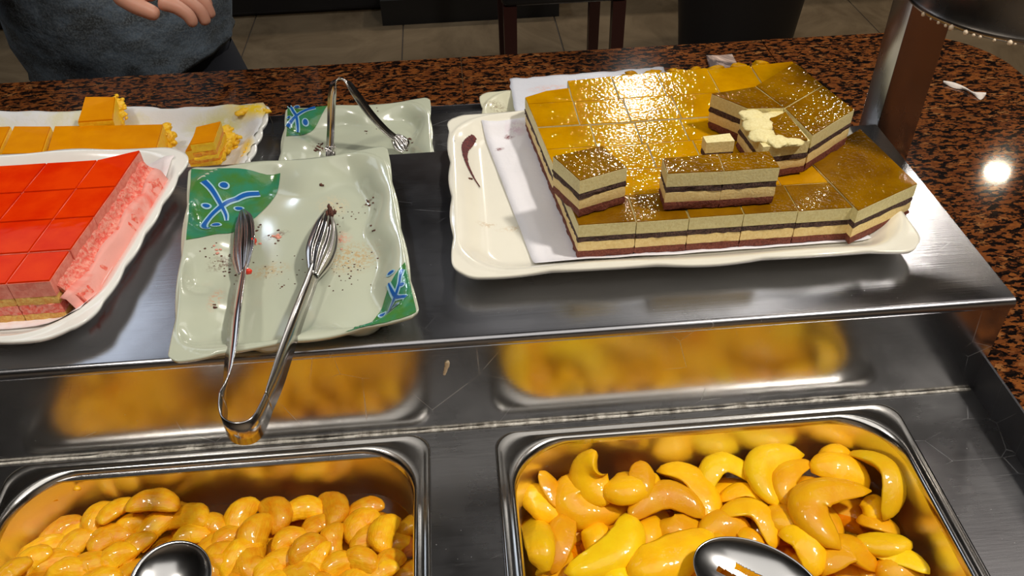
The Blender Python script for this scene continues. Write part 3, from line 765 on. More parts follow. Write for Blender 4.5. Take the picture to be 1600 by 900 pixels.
corner_patch(fp, (-.0405, .4550), px2(545, 530, T+.016), px2(590, 478, T+.006), px2(634, 414, T+.016))
Z5 = lambda x, y: (250+x/3.46, 450+y/3.46)
def L5(pts): return [(*Z5(x, y), w) for x, y, w in pts]
strokes(fp, [L5([(1118,190,.0012),(1175,178,.002),(1230,140,.0026),(1275,90,.003),(1300,40,.002),(1308,0,.0018),(1318,-35,.003)]), L5([(1240,10,.0012),(1262,60,.0024),(1290,100,.003),(1340,122,.0036)])],
        [(*Z5(1198,120), .0026, .0016), (*Z5(1280,152), .0024, .0014), (*Z5(1315,45), .0020, .0020), (*Z5(1253,-38), .0028, .0020)], T+.008, .9)
Z7 = lambda x, y: (400+x/4, 140+y/4)
corner_patch(rp, (-.1980, .9020), px2(512, 168, .048), px2(490, 205, .036), px2(448, 216, .047))
def L7(pts): return [(*Z7(x, y), w) for x, y, w in pts]
strokes(rp, [L7([(380,160,.005),(320,175,.004),(262,205,.003),(222,240,.003),(205,270,.003)]), L7([(215,140,.003),(240,175,.003),(262,215,.003),(262,270,.002)])],
        [(*Z7(262,148), .003, .004), (*Z7(312,220), .003, .004), (*Z7(215,215), .002, .003)], .040, .9)

# paper liners -------------------------------------------------------------
def sheet(name, pts, bv, mat, label, e=.0008, wrinkle=.0012, nu=40, nv=40, seed=0, zmin=None, sup=0, torn=.0):
    BL, BR, FR, FL = [Vector(p) for p in pts]; b = bmesh.new(); g = []
    for j in range(nv+1):
        row = []
        for i in range(nu+1):
            u, v = i/nu, j/nv; p = FL*(1-u)*(1-v)+FR*u*(1-v)+BR*u*v+BL*(1-u)*v
            if torn:
                ed = min(u, 1-u, v, 1-v)
                if ed < .02: p = p+Vector((noise.noise(Vector((u*14, v*14, seed)))*torn, noise.noise(Vector((u*14, v*14, seed+5)))*torn))
            z = drop(bv, p.x, p.y, e) if bv else None
            if z is None: z = (zmin if zmin is not None else .02)+e
            if zmin is not None: z = max(z, zmin)
            z += wrinkle*(noise.noise(Vector((p.x*40, p.y*40, seed)))+.7)*(1 if True else 0)
            row.append(b.verts.new((p.x, p.y, z)))
        g.append(row)
    for j in range(nv):
        for i in range(nu): b.faces.new((g[j][i], g[j][i+1], g[j+1][i+1], g[j+1][i]))
    c = (BL+BR+FR+FL)/4
    o = link(name, b, mat, loc=(c.x, c.y, g[nv//2][nu//2].co.z))
    md = o.modifiers.new('thick', 'SOLIDIFY'); md.thickness = .00015; md.offset = 1
    tag(o, label, 'paper'); return o
stl = [(*px2(738, 170, .105), .014, .012, 0, PNK, .7), (*px2(780, 232, .105), .006, .004, .4, srgb(120, 44, 50), 1.0), (*px2(795, 213, .105), .007, .005, .2, srgb(120, 44, 50), .9), (*px2(805, 205, .105), .012, .01, 0, srgb(200, 160, 190), .5)]
M['paper_white'] = paper('white_liner_paper', srgb(234, 232, 236), stl)
sheet('paper_liner', [(.020, .732), (.34, .742), (.320, .5195), (.050, .5150)], BV[ct.name], M['paper_white'], 'white greaseproof paper liner under the chocolate cake slices', seed=2)
M['paper_yellow'] = paper('yellow_smeared_paper', srgb(222, 224, 226), [(*px2(400, 175, .05), .05, .018, -.5, srgb(240, 205, 20), 1.0), (*px2(335, 185, .05), .045, .022, 0, srgb(206, 200, 120), .9), (*px2(100, 165, .05), .02, .006, 0, srgb(240, 220, 60), .9), (*px2(385, 225, .05), .01, .03, .2, srgb(240, 205, 40), .8)], srgb(214, 208, 130), .45, brk=(.25, .5))
sheet('paper_liner', [(-.67, .934), (-.2190, .907), (-.2310, .735), (-.67, .735)], BV[yt.name], M['paper_yellow'], 'white paper liner smeared with yellow mousse under the yellow cake', seed=5, nu=70, wrinkle=.002, torn=.006)
M['paper_pink'] = paper('pink_smeared_paper', srgb(236, 226, 226), [], srgb(236, 170, 160), .3)
sheet('paper_liner', [(-.65, .70), (-.262, .695), (-.285, .487), (-.65, .482)], BV[rt.name], M['paper_pink'], 'paper liner under the red jelly cake', seed=8)
M['paper_blue'] = paper('bluish_white_paper', srgb(214, 216, 224), [(*px2(860, 140, .05), .03, .01, 0, srgb(230, 170, 150), .5)])
sheet('paper_liner', [(.062, .938), (.250, .946), (.250, .74), (.060, .74)], BV[yb_.name], M['paper_blue'], 'white paper sheet sticking out behind the chocolate cake', seed=9, zmin=.050, wrinkle=.0015, torn=.004)
M['paper_brown'] = paper('chocolate_smeared_paper', srgb(222, 190, 170), [], srgb(50, 26, 22), 1.0)
sheet('paper_scrap', [(.318, 1.000), (.352, 1.000), (.350, .955), (.312, .955)], None, M['paper_brown'], 'torn paper scrap smeared with chocolate behind the cake', seed=12, zmin=.0355, nu=14, nv=14, torn=.004)
q = P(1502, 141, GZ)
b = bmesh.new(); sp_ = spline([(1474, 128, 2.0), (1490, 133, 4.5), (1507, 138, 2.5), (1520, 145, 2.0), (1532, 150, 6), (1541, 146, 1.5)], 20); prev = None
for i, (x, y, w) in enumerate(sp_):
    a_ = P(x, y-w, GZ+.001+.0015*(i % 3)); c_ = P(x, y+w, GZ+.0006); mm_ = P(x, y, GZ+.003)
    pr = [b.verts.new(a_), b.verts.new(mm_), b.verts.new(c_)]
    if prev:
        b.faces.new((prev[0], pr[0], pr[1], prev[1])); b.faces.new((prev[1], pr[1], pr[2], prev[2]))
    prev = pr
tag(link('paper_scrap', b, simple('crumpled_tissue', srgb(214, 204, 194), .7), loc=q), 'small crumpled white paper scrap on the granite right of the post', 'paper scrap')

# ------------------------------------------------------------------ cake slices
def layer(bm, poly, z0, z1, seed, jit=.0008, nseg=9, nz=3, topj=.0, inset=0, round_=.0008, wav=0):
    n = len(poly); cen = sum((Vector(p) for p in poly), Vector((0, 0)))/n
    base = []
    for i in range(n):
        a, c = Vector(poly[i]), Vector(poly[(i+1) % n])
        for k in range(nseg): base.append(a.lerp(c, k/nseg))
    rings = []
    for r in range(nz+1):
        t = r/nz; z = z0+(z1-z0)*t; ring = []
        for i, p in enumerate(base):
            d = (p-cen).normalized()
            j = jit*noise.noise(Vector((p.x*260+seed, p.y*260, z*300)))+jit*.7*noise.noise(Vector((p.x*700+seed, p.y*700, z*800)))
            rr = -round_*.6 if (r == nz or r == 0) else 0
            q = p+d*(j+rr-inset); wz = wav*noise.noise(Vector((p.x*90, p.y*90, seed))) if r in (0, nz) else 0
            ring.append(Vector((q.x, q.y, z+wz*(1 if r == nz else .0))))
        rings.append(ring)
    vs = loft(bm, rings, True, True, False)
    # top: an inner ring keeps the cap smooth
    inner = [bm.verts.new(Vector((cen.x+(v.co.x-cen.x)*.94, cen.y+(v.co.y-cen.y)*.94, z1+topj))) for v in vs[-1]]
    m_ = len(inner)
    for i in range(m_): bm.faces.new((vs[-1][i], vs[-1][(i+1) % m_], inner[(i+1) % m_], inner[i]))
    cv = bm.verts.new((cen.x, cen.y, z1+topj))
    for i in range(m_): bm.faces.new((inner[i], inner[(i+1) % m_], cv))
CH = [('base_sponge', 0, .20, 'sponge_base', .0014), ('lower_cream', .20, .47, 'cream', .0004), ('middle_sponge', .47, .63, 'sponge_dark', .0016), ('upper_cream', .63, .955, 'cream_top', .0004), ('glaze', .955, 1.0, 'glaze_brown', .0003)]
RD = [('base_sponge', 0, .16, 'sponge_yellow', .0008), ('red_filling', .16, .40, 'fill_red', .0012), ('middle_sponge', .40, .60, 'sponge_yellow', .0008), ('pink_mousse', .60, .94, 'cream_pink', .0004), ('jelly_glaze', .94, 1.0, 'glaze_red', .0003)]
YL = [('base_sponge', 0, .22, 'cream_lemon', .0016), ('orange_filling', .22, .5, 'fill_orange', .0012), ('lemon_mousse', .5, .93, 'cream_lemon', .0012), ('jelly_glaze', .93, 1.0, 'glaze_amber', .0003)]
def cake(name, quad, z0, z1, label, cat, group, spec=CH, glaze_m=None, seed=0, gap=.0, tilt=None, wav=.0003, skip=()):
    poly = [Vector((p[0], p[1])) for p in quad]
    # counter clockwise
    A = sum(poly[i].x*poly[(i+1) % len(poly)].y-poly[(i+1) % len(poly)].x*poly[i].y for i in range(len(poly)))
    if A < 0: poly.reverse()
    cen = sum(poly, Vector((0, 0)))/len(poly)
    if gap: poly = [cen+(p-cen)*(1-gap/(p-cen).length) for p in poly]
    root = empty(name, (cen.x, cen.y, z0), label, cat, group)
    for nm, a, c, mt, jit in spec:
        if nm in skip: continue
        b = bmesh.new()
        g_ = 'glaze' in nm; top_ = nm in ('upper_cream', 'pink_mousse', 'lemon_mousse')
        layer(b, poly, z0+(z1-z0)*a, z0+(z1-z0)*(c+(.025 if top_ else 0)), seed*7.3+a*10, jit*(.3 if g_ or top_ else 1), topj=.0, wav=wav if not (g_ or top_) else 0, round_=(.0003 if g_ else .0001 if top_ else .0006), inset=(.0006 if nm == 'jelly_glaze' else .0003 if g_ else 0))
        mm = M[glaze_m] if (glaze_m and 'glaze' in nm) else M[mt]
        autosmooth(link(nm, b, mm, root), 38)
    if tilt: root.rotation_euler = tilt
    return root
ZC0, ZC1, ZC2 = T+.0066, .1385, .1720
left = lambda y: .0840+(y-.5225)*(.0618-.084)/(.729-.5225)
rows = [.5228, .5590, .5960, .6350, .6722, .7150, .7560]
ORD = ['first', 'second', 'third', 'fourth', 'fifth', 'sixth', 'seventh']
RN = ['front row', 'second row', 'third row', 'fourth row', 'fifth row', 'rearmost row']
cols = [
 [.0840, .1294, .1705, .2133, .2561, .3000],
 [.0800, .1250, .1680, .2110, .2540, .2930],
 [.0760, .1210, .1600, .2000, .2430, .2860],
 [.0720, .1160, .1560, .1974, .2400, .2840, .3200],
 [.0680, .1065, .1530, .1990, .2450, .2900, .3320],
 [.0640, .1060, .1500, .1950, .2460, .2900, .3340]]
for r in range(6):
    y0, y1 = rows[r], rows[r+1]
    for c in range(len(cols[r])-1):
        xa, xb = cols[r][c], cols[r][c+1]
        xa0, xa1 = (left(y0), left(y1)) if c == 0 else (xa, xa)
        gz = 'glaze_brown' if r == 0 else 'glaze_gold'
        dy = 0
        if r == 5: dy = .010*(c/5)
        zt = ZC1-(.0012 if r < 4 else 0)
        quad = [(xa0, y0), (xb, y0), (xb, y1+dy+(.004 if r == 5 else 0)), (xa1, y1+dy)]
        if r == 5 and c == 0: quad = [(xa0, y0), (xb, y0), (xb, .742), (.083, .739), (left(.73), .728)]
        cake('cake_slice', quad, ZC0, zt-.0006*((r*3+c) % 3 == 1), 'caramel glazed chocolate cream cake slice in the %s, %s from the left' % (RN[r], ORD[c]), 'cake slice', 'bottom layer of chocolate cream cake slices', CH, gz, r*10+c, .0004)
# turned pieces at the right end
def pq(z, *pts): return [px2(x, y, z) for x, y in pts]
def mid(a, b_, t=.5): return (a[0]+(b_[0]-a[0])*t, a[1]+(b_[1]-a[1])*t)
qa = pq(ZC1, (1341, 329), (1434, 287), (1344, 201), (1262, 248))
cake('cake_slice', qa, ZC0+.0008, ZC1, 'large caramel glazed cake slice turned askew at the right end of the tray', 'cake slice', 'chocolate cream cake slices set askew', CH, 'glaze_brown', 71)
# stacked pieces
def stack(px, lab, seed, gz='glaze_brown', z0=ZC1+.0002, z1=ZC2, **kw):
    return cake('cake_slice', pq(z1, *px), z0, z1, lab, 'cake slice', 'chocolate cream cake slices lying on top', CH, gz, seed, **kw)
stack([(864, 244), (906, 282), (980, 261), (941, 227)], 'single square cake slice lying on top at the front left', 81)
stack([(1035, 247), (1122, 240), (1132, 267), (1043, 271)], 'left one of two joined cake slices lying on top at the front', 82)
stack([(1122, 240), (1202, 236), (1219, 261), (1132, 267)], 'right one of two joined cake slices lying on top at the front', 83)
stack([(1181, 134), (1226, 168), (1286, 133), (1242, 97)], 'highest rear cake slice of the cluster at the back right', 84)
stack([(1227, 169), (1270, 211), (1335, 171), (1287, 134)], 'right cake slice of the cluster at the back right', 85)
stack([(1112, 146), (1168, 169), (1225, 168), (1180, 135)], 'left cake slice of the cluster at the back right', 86)
# broken slice: the glaze covers only a part, the cream is smeared
dq = pq(ZC2-.003, (1158, 181), (1193, 229), (1266, 219), (1226, 170))
dsl = cake('cake_slice', dq, ZC1+.0002, ZC2-.003, 'damaged cake slice with smeared cream top in the back right cluster', 'cake slice', 'chocolate cream cake slices lying on top', CH, 'glaze_brown', 87, skip=('glaze',), wav=.001)
gq = pq(ZC2, (1203, 183), (1214, 213), (1263, 215), (1228, 172))
b = bmesh.new(); layer(b, [Vector(p) for p in gq], ZC2-.0035, ZC2-.0012, 5, .0012); link('glaze', b, M['glaze_brown'], dsl)
def blob(bm, c, r, seed, sq=(1, 1, .5), amp=.35, sub=3):
    rr = bmesh.ops.create_icosphere(bm, subdivisions=sub, radius=1)
    for v in rr['verts']:
        k = 1+amp*noise.noise(v.co*1.6+Vector((seed, 0, 0)))+amp*.4*noise.noise(v.co*4+Vector((seed, 3, 0)))
        v.co = Vector((c[0]+v.co.x*r*sq[0]*k, c[1]+v.co.y*r*sq[1]*k, c[2]+v.co.z*r*sq[2]*k))
b = bmesh.new()
for k, (x, y, r_) in enumerate([(1175, 182, .009), (1185, 196, .010), (1192, 212, .009), (1215, 220, .008), (1240, 221, .006), (1200, 184, .006)]):
    q = P(x, y, ZC2-.003); blob(b, q, r_*1.15, k+3, (1.1, 1, .26), .28)
link('smeared_cream', b, M['cream_top'], dsl)
# small chunk
cake('cake_fragment', pq(.160, (1098, 214), (1104, 224), (1148, 221), (1140, 209)), ZC1+.0003, .160, 'small cake fragment without glaze between the stacked slices', 'cake fragment', None, [('lower_cream', 0, .25, 'cream', .0006), ('middle_sponge', .25, .55, 'sponge_dark', .001), ('upper_cream', .55, 1, 'cream_top', .0005)], None, 91)
# torn cream at the rear edge
b = bmesh.new()
for k in range(26):
    x = .165+.15*k/25; blob(b, (x, .765+.006*math.sin(k*1.7)+(x-.2)*.04, ZC1-.003), .0034+.001*math.sin(k*3.1), k, (1.8, 1, .6), .6, 2)
tag(link('torn_cream', b, M['glaze_gold'], loc=(.24, .765, ZC1-.004)), 'torn cream and glaze crumbs along the rear edge of the chocolate cake', 'cream', kind='stuff')

# red jelly cake
ZR0, ZR1 = T+.0060, .1420
ry = [.4935, .5285, .5700, .6115, .6560]
def rx(k, y): return -.3181-.0424*k+(y-.6107)*.115
def redge(y): return -.2985+.0185*((y-.515)/.14)
RNR = ['front row', 'second row', 'third row', 'rear row']
for r in range(4):
    y0, y1 = ry[r], ry[r+1]
    for k in range(-1, 6):
        xr0, xr1 = (redge(y0), redge(y1)) if k == -1 else (rx(k, y0), rx(k, y1))
        xl0, xl1 = rx(k+1, y0), rx(k+1, y1)
        if r == 0 and k == -1: xr0, xr1 = -.3010, -.2975
        yy1 = y1+(.012 if (r == 3 and k == -1) else 0)
        cake('cake_slice', [(xl0, y0), (xr0, y0), (xr1, yy1), (xl1, y1)], ZR0, ZR1-(.0008 if (r == 0) else 0), 'red jelly cake slice in the %s, %s from the right' % (RNR[r], ORD[k+1]), 'cake slice', 'red jelly cake slices', RD, 'glaze_red', 200+r*10+k, .0004)
# rough wet sponge bulging out of the right side of the red cake
b = bmesh.new(); rings = []
for i in range(91):
    t = i/90; y = .499+.166*t; H = ZR1-ZR0; row = []
    for j, (dx, hz) in enumerate(((-.004, .80), (.0005, .74), (.0025, .64), (.005, .54), (.0095, .50), (.013, .42), (.0145, .28), (.015, .14), (.015, 0))):
        n_ = noise.noise(Vector((y*150, j*.5, 1)))*.0022+noise.noise(Vector((y*420, j*1.2, 4)))*.0010
        row.append(Vector((redge(y)+dx+(n_ if j not in (0,) else 0), y, ZR0+H*hz+(n_*.8 if 0 < j < 8 else 0))))
    rings.append(row)
vs = loft(b, rings, closed=False)
for e_ in (vs[0], vs[-1]): b.faces.new(e_ if e_ is vs[0] else list(reversed(e_)))
tag(link('pink_sponge_crumble', b, M['fill_red'], loc=(-.28, .59, ZR0)), 'crumbled pink sponge along the cut right side of the red cake', 'cake crumbs', kind='stuff')
# wrapped strip of liner on the right side of the red cake
b = bmesh.new(); rings = []
for i in range(25):
    t = i/24; y = .4925+.17*t; x = redge(y)+.0105+.001*math.sin(i*.8)-.006*max(0, 1-t*8)
    rings.append([Vector((x-.002, y, ZR0+.021+.002*math.sin(i*.9))), Vector((x+.002, y, ZR0+.019)), Vector((x+.0055, y, ZR0+.010)), Vector((x+.008, y, ZR0+.0005))])
loft(b, rings, closed=False)
o = link('paper_flap', b, paper('wet_pink_paper', srgb(240, 168, 156), [], srgb(236, 100, 80), .9), loc=(-.27, .59, ZR0)); md = o.modifiers.new('t', 'SOLIDIFY'); md.thickness = .0005
tag(o, 'wet translucent paper flap folded up along the right side of the red cake', 'paper')

# yellow cake on the rear tray
ZY0 = .0375
def yel(px, z1, lab, seed, z0=ZY0, **kw): return cake('cake_slice', pq(z1, *px), z0, z1, lab, 'cake slice', 'yellow jelly cake slices', YL, 'glaze_amber', seed, **kw)
yel([(85, 197), (255, 194), (243, 236), (72, 240)], 0.076, 'long amber glazed yellow cake slice in the middle of the rear tray', 301, wav=.001)
yel([(22, 197), (79, 197), (64, 240), (2, 240)], 0.074, 'square yellow cake slice left of the long one', 302)
yel([(-60, 200), (16, 197), (-4, 240), (-80, 240)], 0.072, 'yellow cake slice cut off by the left edge of the picture', 303)
yel([(133, 151), (180, 151), (176, 186), (121, 190)], 0.082, 'yellow cake slice standing behind the long one', 304, wav=.001)
yel([(289, 236), (338, 228), (352, 206), (305, 205)], 0.060, 'lower of two stacked yellow cake slices at the right of the rear tray', 305, wav=.001)
yel([(297, 226), (334, 221), (345, 189), (306, 198)], 0.080, 'upper of two stacked yellow cake slices at the right of the rear tray', 306, z0=.0605, wav=.001)
b = bmesh.new()
for k, (x, y, z, r_) in enumerate([(182,156,.05,.005),(188,165,.045,.007),(190,178,.04,.007),(188,188,.036,.006),(262,200,.04,.006),(268,212,.036,.007),(271,222,.03,.006),(262,226,.03,.007),(355,205,.028,.008),(362,215,.024,.009),(352,228,.022,.009),(345,240,.02,.009),(362,232,.014,.008)]):
    c_ = P(x-3, y+1, z+.022); blob(b, c_, r_*.9, k, (1, 1.3, .9), .4)
    for q_ in range(9): blob(b, c_+Vector((rnd.gauss(.3, 1)*r_*.5, rnd.gauss(0, 1)*r_*.7, rnd.gauss(0, 1)*r_*.45)), r_*rnd.uniform(.25, .5), k*9+q_, (1.2, 1, .8), .6, 1)
tag(link('lemon_mousse_crumbs', b, M['cream_lemon'], loc=(-.38, .86, .01)), 'broken yellow mousse lumps around the yellow cake slices', 'cake crumbs', kind='stuff')
b = bmesh.new()
for k in range(24):
    t = k/23; x, y = 372+44*t, 178-14*math.sin(t*2.2)+8*t; q = P(x, y, .052); blob(b, q, .0030+.0015*math.sin(k*2), k, (1.3, 1, .6), .5, 2)
for k in range(12):
    q = P(413-3*k, 178+6*k, .048); blob(b, q, .0022, k, (1, 1, .6), .5, 2)
tag(link('lemon_mousse_smear', b, M['cream_lemon'], loc=(-.25, .9, .02)), 'yellow mousse smeared on the corner of the rear tray paper', 'mousse', kind='stuff')

# ------------------------------------------------------------------ tongs
def ribbon(bm, path, th=.0011):
    """path: (x, y, z, height, lean) ; a steel band standing on edge"""
    pts = [Vector(p[:3]) for p in path]; rings = []
    for i, p in enumerate(path):
        t = (pts[min(i+1, len(pts)-1)]-pts[max(i-1, 0)]).normalized(); up = Vector((0, 0, 1)); s = t.cross(up).normalized(); up = s.cross(t)
        up = up*math.cos(p[4])+s*math.sin(p[4]); s = t.cross(up).normalized(); h = p[3]/2
        rings.append([pts[i]+up*h+s*th/2, pts[i]+up*h-s*th/2, pts[i]-s*th*.5-up*0, pts[i]-up*h-s*th/2, pts[i]-up*h+s*th/2, pts[i]+s*th*.5])
    loft(bm, rings, True, True, True)
def scoop(bm, path, w, lean, cup=.006, flutes=5, nw=24):
    """fluted tong head along path (x,y,z); concave across; w: widths"""
    pts = [Vector(p) for p in path]; rings = []
    n = len(pts)
    for i in range(n):
        t = (pts[min(i+1, n-1)]-pts[max(i-1, 0)]).normalized(); up = Vector((0, 0, 1)); s = t.cross(up).normalized(); up = s.cross(t)
        a = up*math.cos(lean)+s*math.sin(lean); d = t.cross(a).normalized()
        row = []; row2 = []
        for k in range(nw+1):
            q = k/nw*2-1; ww = w[i]/2
            dd = cup*(1-q*q)*(w[i]/max(w)) + .0010*math.cos(q*math.pi*flutes)*(w[i]/max(w))
            row.append(pts[i]+a*ww*q+d*dd); row2.append(pts[i]+a*ww*q+d*(dd-.0009))
        rings.append(row+list(reversed(row2)))
    loft(bm, rings, True, True, True)
tg = empty('serving_tongs', P(375, 670, .113), 'stainless steel tongs with fluted heads on the nearer celadon plate', 'tongs', None)
def TP(px, py, z, h, lean=0): q = P(px, py, z); return (q.x, q.y, q.z, h, lean)
bend = [(x, y, z, .0150, 0) for x, y, z in []]
cL, cR = P(349, 664, .1165), P(408, 656, .1165)
ctr = [TP(349, 628, .1165, .0200), TP(348, 650, .1165, .0205), TP(353, 668, .1165, .0210), TP(368, 677, .1165, .0210), TP(388, 676, .1165, .0210), TP(402, 666, .1165, .0210), TP(412, 648, .1165, .0205), TP(420, 628, .1170, .0190)]
b = bmesh.new(); ribbon(b, spline(ctr, 40)); link('spring_bend', b, M['steel_tong'], tg)
armL = [TP(349, 628, .1165, .0200), TP(355, 590, .118, .0160, .5), TP(362, 540, .1205, .0135, .8), TP(368, 485, .1215, .0125, .9), TP(375, 440, .119, .0115, .9), TP(379, 415, .117, .011, .8)]
b = bmesh.new(); ribbon(b, spline(armL, 40)); link('arm', b, M['steel_tong'], tg)
armR = [TP(420, 628, .1170, .0190), TP(434, 590, .1185, .0160, -.25), TP(450, 540, .1205, .0140, -.4), TP(468, 488, .1215, .0125, -.5), TP(483, 448, .119, .0115, -.55), TP(494, 415, .117, .010, -.6)]
b = bmesh.new(); ribbon(b, spline(armR, 40)); link('arm', b, M['steel_tong'], tg)
def head(pts, ws, lean, parent, cup):
    b = bmesh.new(); sp_ = spline([tuple(P(*p))+(w,) for p, w in zip(pts, ws)], 26); scoop(b, [q[:3] for q in sp_], [q[3] for q in sp_], lean, cup); return link('fluted_head', b, M['steel_tong'], parent)
head([(381, 428, .1165), (382, 400, .115), (383, 375, .114), (382, 350, .113), (379, 330, .111)], [.010, .023, .025, .020, .005], .95, tg, -.005)
head([(491, 430, .1165), (499, 402, .115), (507, 378, .114), (512, 352, .114), (513, 330, .1125)], [.010, .024, .026, .020, .007], -.75, tg, .006)
tr = empty('serving_tongs', P(520, 220, .03), 'stainless steel tongs on the farther celadon plate, bend pointing up', 'tongs', None)
rc = [(515, 236, .046, .011), (517, 200, .068, .011), (518, 165, .092, .012), (520, 138, .112, .013), (524, 127, .119, .014), (533, 123, .121, .014), (543, 128, .119, .014), (556, 147, .107, .012), (578, 177, .084, .011), (602, 203, .064, .010), (618, 216, .054, .010)]
# the tongs stand with the bend high: plane y rises towards the bend
def RP(px, py, z, h): q = P(px, py, z); return (q.x, q.y, q.z, h, .6)
b = bmesh.new()
pts_ = spline([tuple(P(a, c, z))+(h,) for a, c, z, h in rc], 70); rings = []
V3 = [Vector(p[:3]) for p in pts_]
nrm = Vector((.05, -.72, .55)).normalized()
for i, p in enumerate(V3):
    t = (V3[min(i+1, 70)]-V3[max(i-1, 0)]).normalized(); s = t.cross(nrm).normalized(); u = s.cross(t).normalized(); h = pts_[i][3]/2
    k = .25+.75*max(0, 1-abs(i-35)/16)
    u2 = u*math.cos(1.1*(1-k))+s*math.sin(1.1*(1-k)); s2 = t.cross(u2).normalized()
    rings.append([p+u2*h+s2*.0006, p+u2*h-s2*.0006, p-u2*h-s2*.0006, p-u2*h+s2*.0006])
loft(b, rings, True, True, True); link('bent_arms', b, M['steel_tong'], tr)
head([(616, 214, .055), (623, 221, .051), (629, 229, .047), (633, 236, .044)], [.010, .017, .018, .008], -.9, tr, .004)
head([(516, 228, .052), (515, 238, .046), (515, 252, .041), (515, 262, .038)], [.010, .016, .018, .008], .4, tr, -.004)

# crumbs --------------------------------------------------------------------
M['crumb_brown'] = crumb('chocolate_crumb', srgb(70, 34, 26), srgb(120, 70, 50), 500, 1)
M['crumb_red'] = simple('red_jelly_crumb', srgb(226, 60, 40), .25)
M['crumb_pink'] = crumb('pink_crumb', srgb(232, 150, 130), srgb(240, 180, 160), 500, .6)
def crumbs(name, spots, plate, mat, label, seed, zdef=None):
    b = bmesh.new(); rn = random.Random(seed)
    for (px, py, spread, n, r_) in spots:
        for k in range(n):
            x, y = px2(px+rn.gauss(0, spread), py+rn.gauss(0, spread*.7), (zdef if zdef is not None else plate.location.z)+.005)
            z = drop(BV[plate.name], x, y, 0) if plate else zdef
            if z is None: continue
            blob(b, (x, y, z+r_*.25), r_*rn.uniform(.5, 1.2), k+px, (1.2, .9, .6), .6, 1)
    c = spots[0]; q = P(c[0], c[1], T)
    return tag(link(name, b, mat, loc=(q.x, q.y, (plate.location.z if plate else zdef)+.005)), label, 'crumbs', kind='stuff')
crumbs('cake_crumbs', [(350, 415, 14, 26, .0009), (400, 358, 7, 8, .0011), (430, 368, 8, 8, .0010), (340, 490, 3, 5, .0014), (575, 312, 5, 8, .0012), (503, 294, 1, 2, .0016), (540, 420, 22, 40, .0007), (540, 330, 16, 20, .0007), (440, 420, 22, 20, .0006), (590, 360, 6, 3, .001), (440, 445, 3, 2, .001)], fp, M['crumb_brown'], 'scattered brown cake crumbs on the nearer celadon plate', 1)
crumbs('cake_crumbs', [(505, 228, 7, 22, .0016), (632, 222, 8, 12, .0012), (570, 205, 4, 3, .001), (640, 214, 3, 3, .0015), (590, 200, 12, 4, .0007)], rp, M['crumb_brown'], 'brown cake crumbs on the farther celadon plate', 2)
crumbs('pink_crumbs', [(342, 400, 3, 4, .0018), (432, 368, 3, 5, .0016), (530, 378, 6, 8, .0012), (400, 380, 3, 3, .001)], fp, M['crumb_pink'], 'pink mousse crumbs on the nearer celadon plate', 3)
crumbs('cake_crumbs', [(795, 213, 2, 6, .0016), (780, 232, 1, 4, .0016), (735, 288, 2, 4, .0012), (712, 238, 1, 2, .0008)], ct, M['crumb_brown'], 'dark cake crumbs beside the paper on the chocolate cake tray', 4)
for (px, py, z, r_, lab, mt) in ((396, 376, .120, .0028, 'red jelly blob on the left tong head, upper', 'crumb_red'), (388, 424, .118, .0028, 'red jelly blob at the base of the left tong head', 'crumb_red')):
    b = bmesh.new(); q = P(px, py, z); blob(b, q, r_, px, (1, 1, .9), .3, 2); tag(link('jelly_blob', b, M[mt], loc=q), lab, 'jelly blob')
b = bmesh.new()
for k, (x, y, r_) in enumerate([(514, 323, .002), (516, 330, .003), (519, 334, .0025), (511, 333, .002), (523, 331, .0018)]): blob(b, P(x, y, .122), r_, k, (.7, 1.4, 1), .6, 2)
tag(link('chocolate_crumb', b, M['crumb_brown'], loc=P(516, 330, .122)), 'dark chocolate crumb stuck on the tip of the right tong head', 'cake crumb')
# curved chocolate smear on the white tray
b = bmesh.new(); prev = None; sp_ = spline([(741, 216, 4.0), (733, 226, 6.0), (727, 240, 5.0), (729, 258, 3.2), (738, 275, 2.4), (750, 290, .8)], 44)
for i, (x, y, w) in enumerate(sp_):
    w *= 1+.3*noise.noise(Vector((i*.9, 0, 0)))
    L = []
    for s in (-1, 0, 1):
        xx, yy = px2(x+s*w, y+s*w*.25, T+.008); L.append(b.verts.new((xx, yy, drop(BV[ct.name], xx, yy, .0008 if s else .0022, T+.01))))
    if prev: b.faces.new((prev[0], L[0], L[1], prev[1])); b.faces.new((prev[1], L[1], L[2], prev[2]))
    prev = L
q = P(733, 250, T+.008)
tag(link('chocolate_smear', b, crumb('chocolate_smear', srgb(70, 30, 34), srgb(120, 50, 48), 400, .8), loc=q), 'curved dark chocolate smear on the left side of the white tray', 'smear')
b = bmesh.new(); q = PY(700, 576, YF+.002)
for k in range(6): blob(b, (q.x-.0006*k, YF+.0016, q.z+.006-.0022*k), .0022-.0002*k, k, (.9, .35, 1.2), .3, 2)
tag(link('dried_drip', b, simple('dried_cream_drip', srgb(206, 190, 160), .5), loc=q), 'dried cream drip on the front face of the step', 'drip')

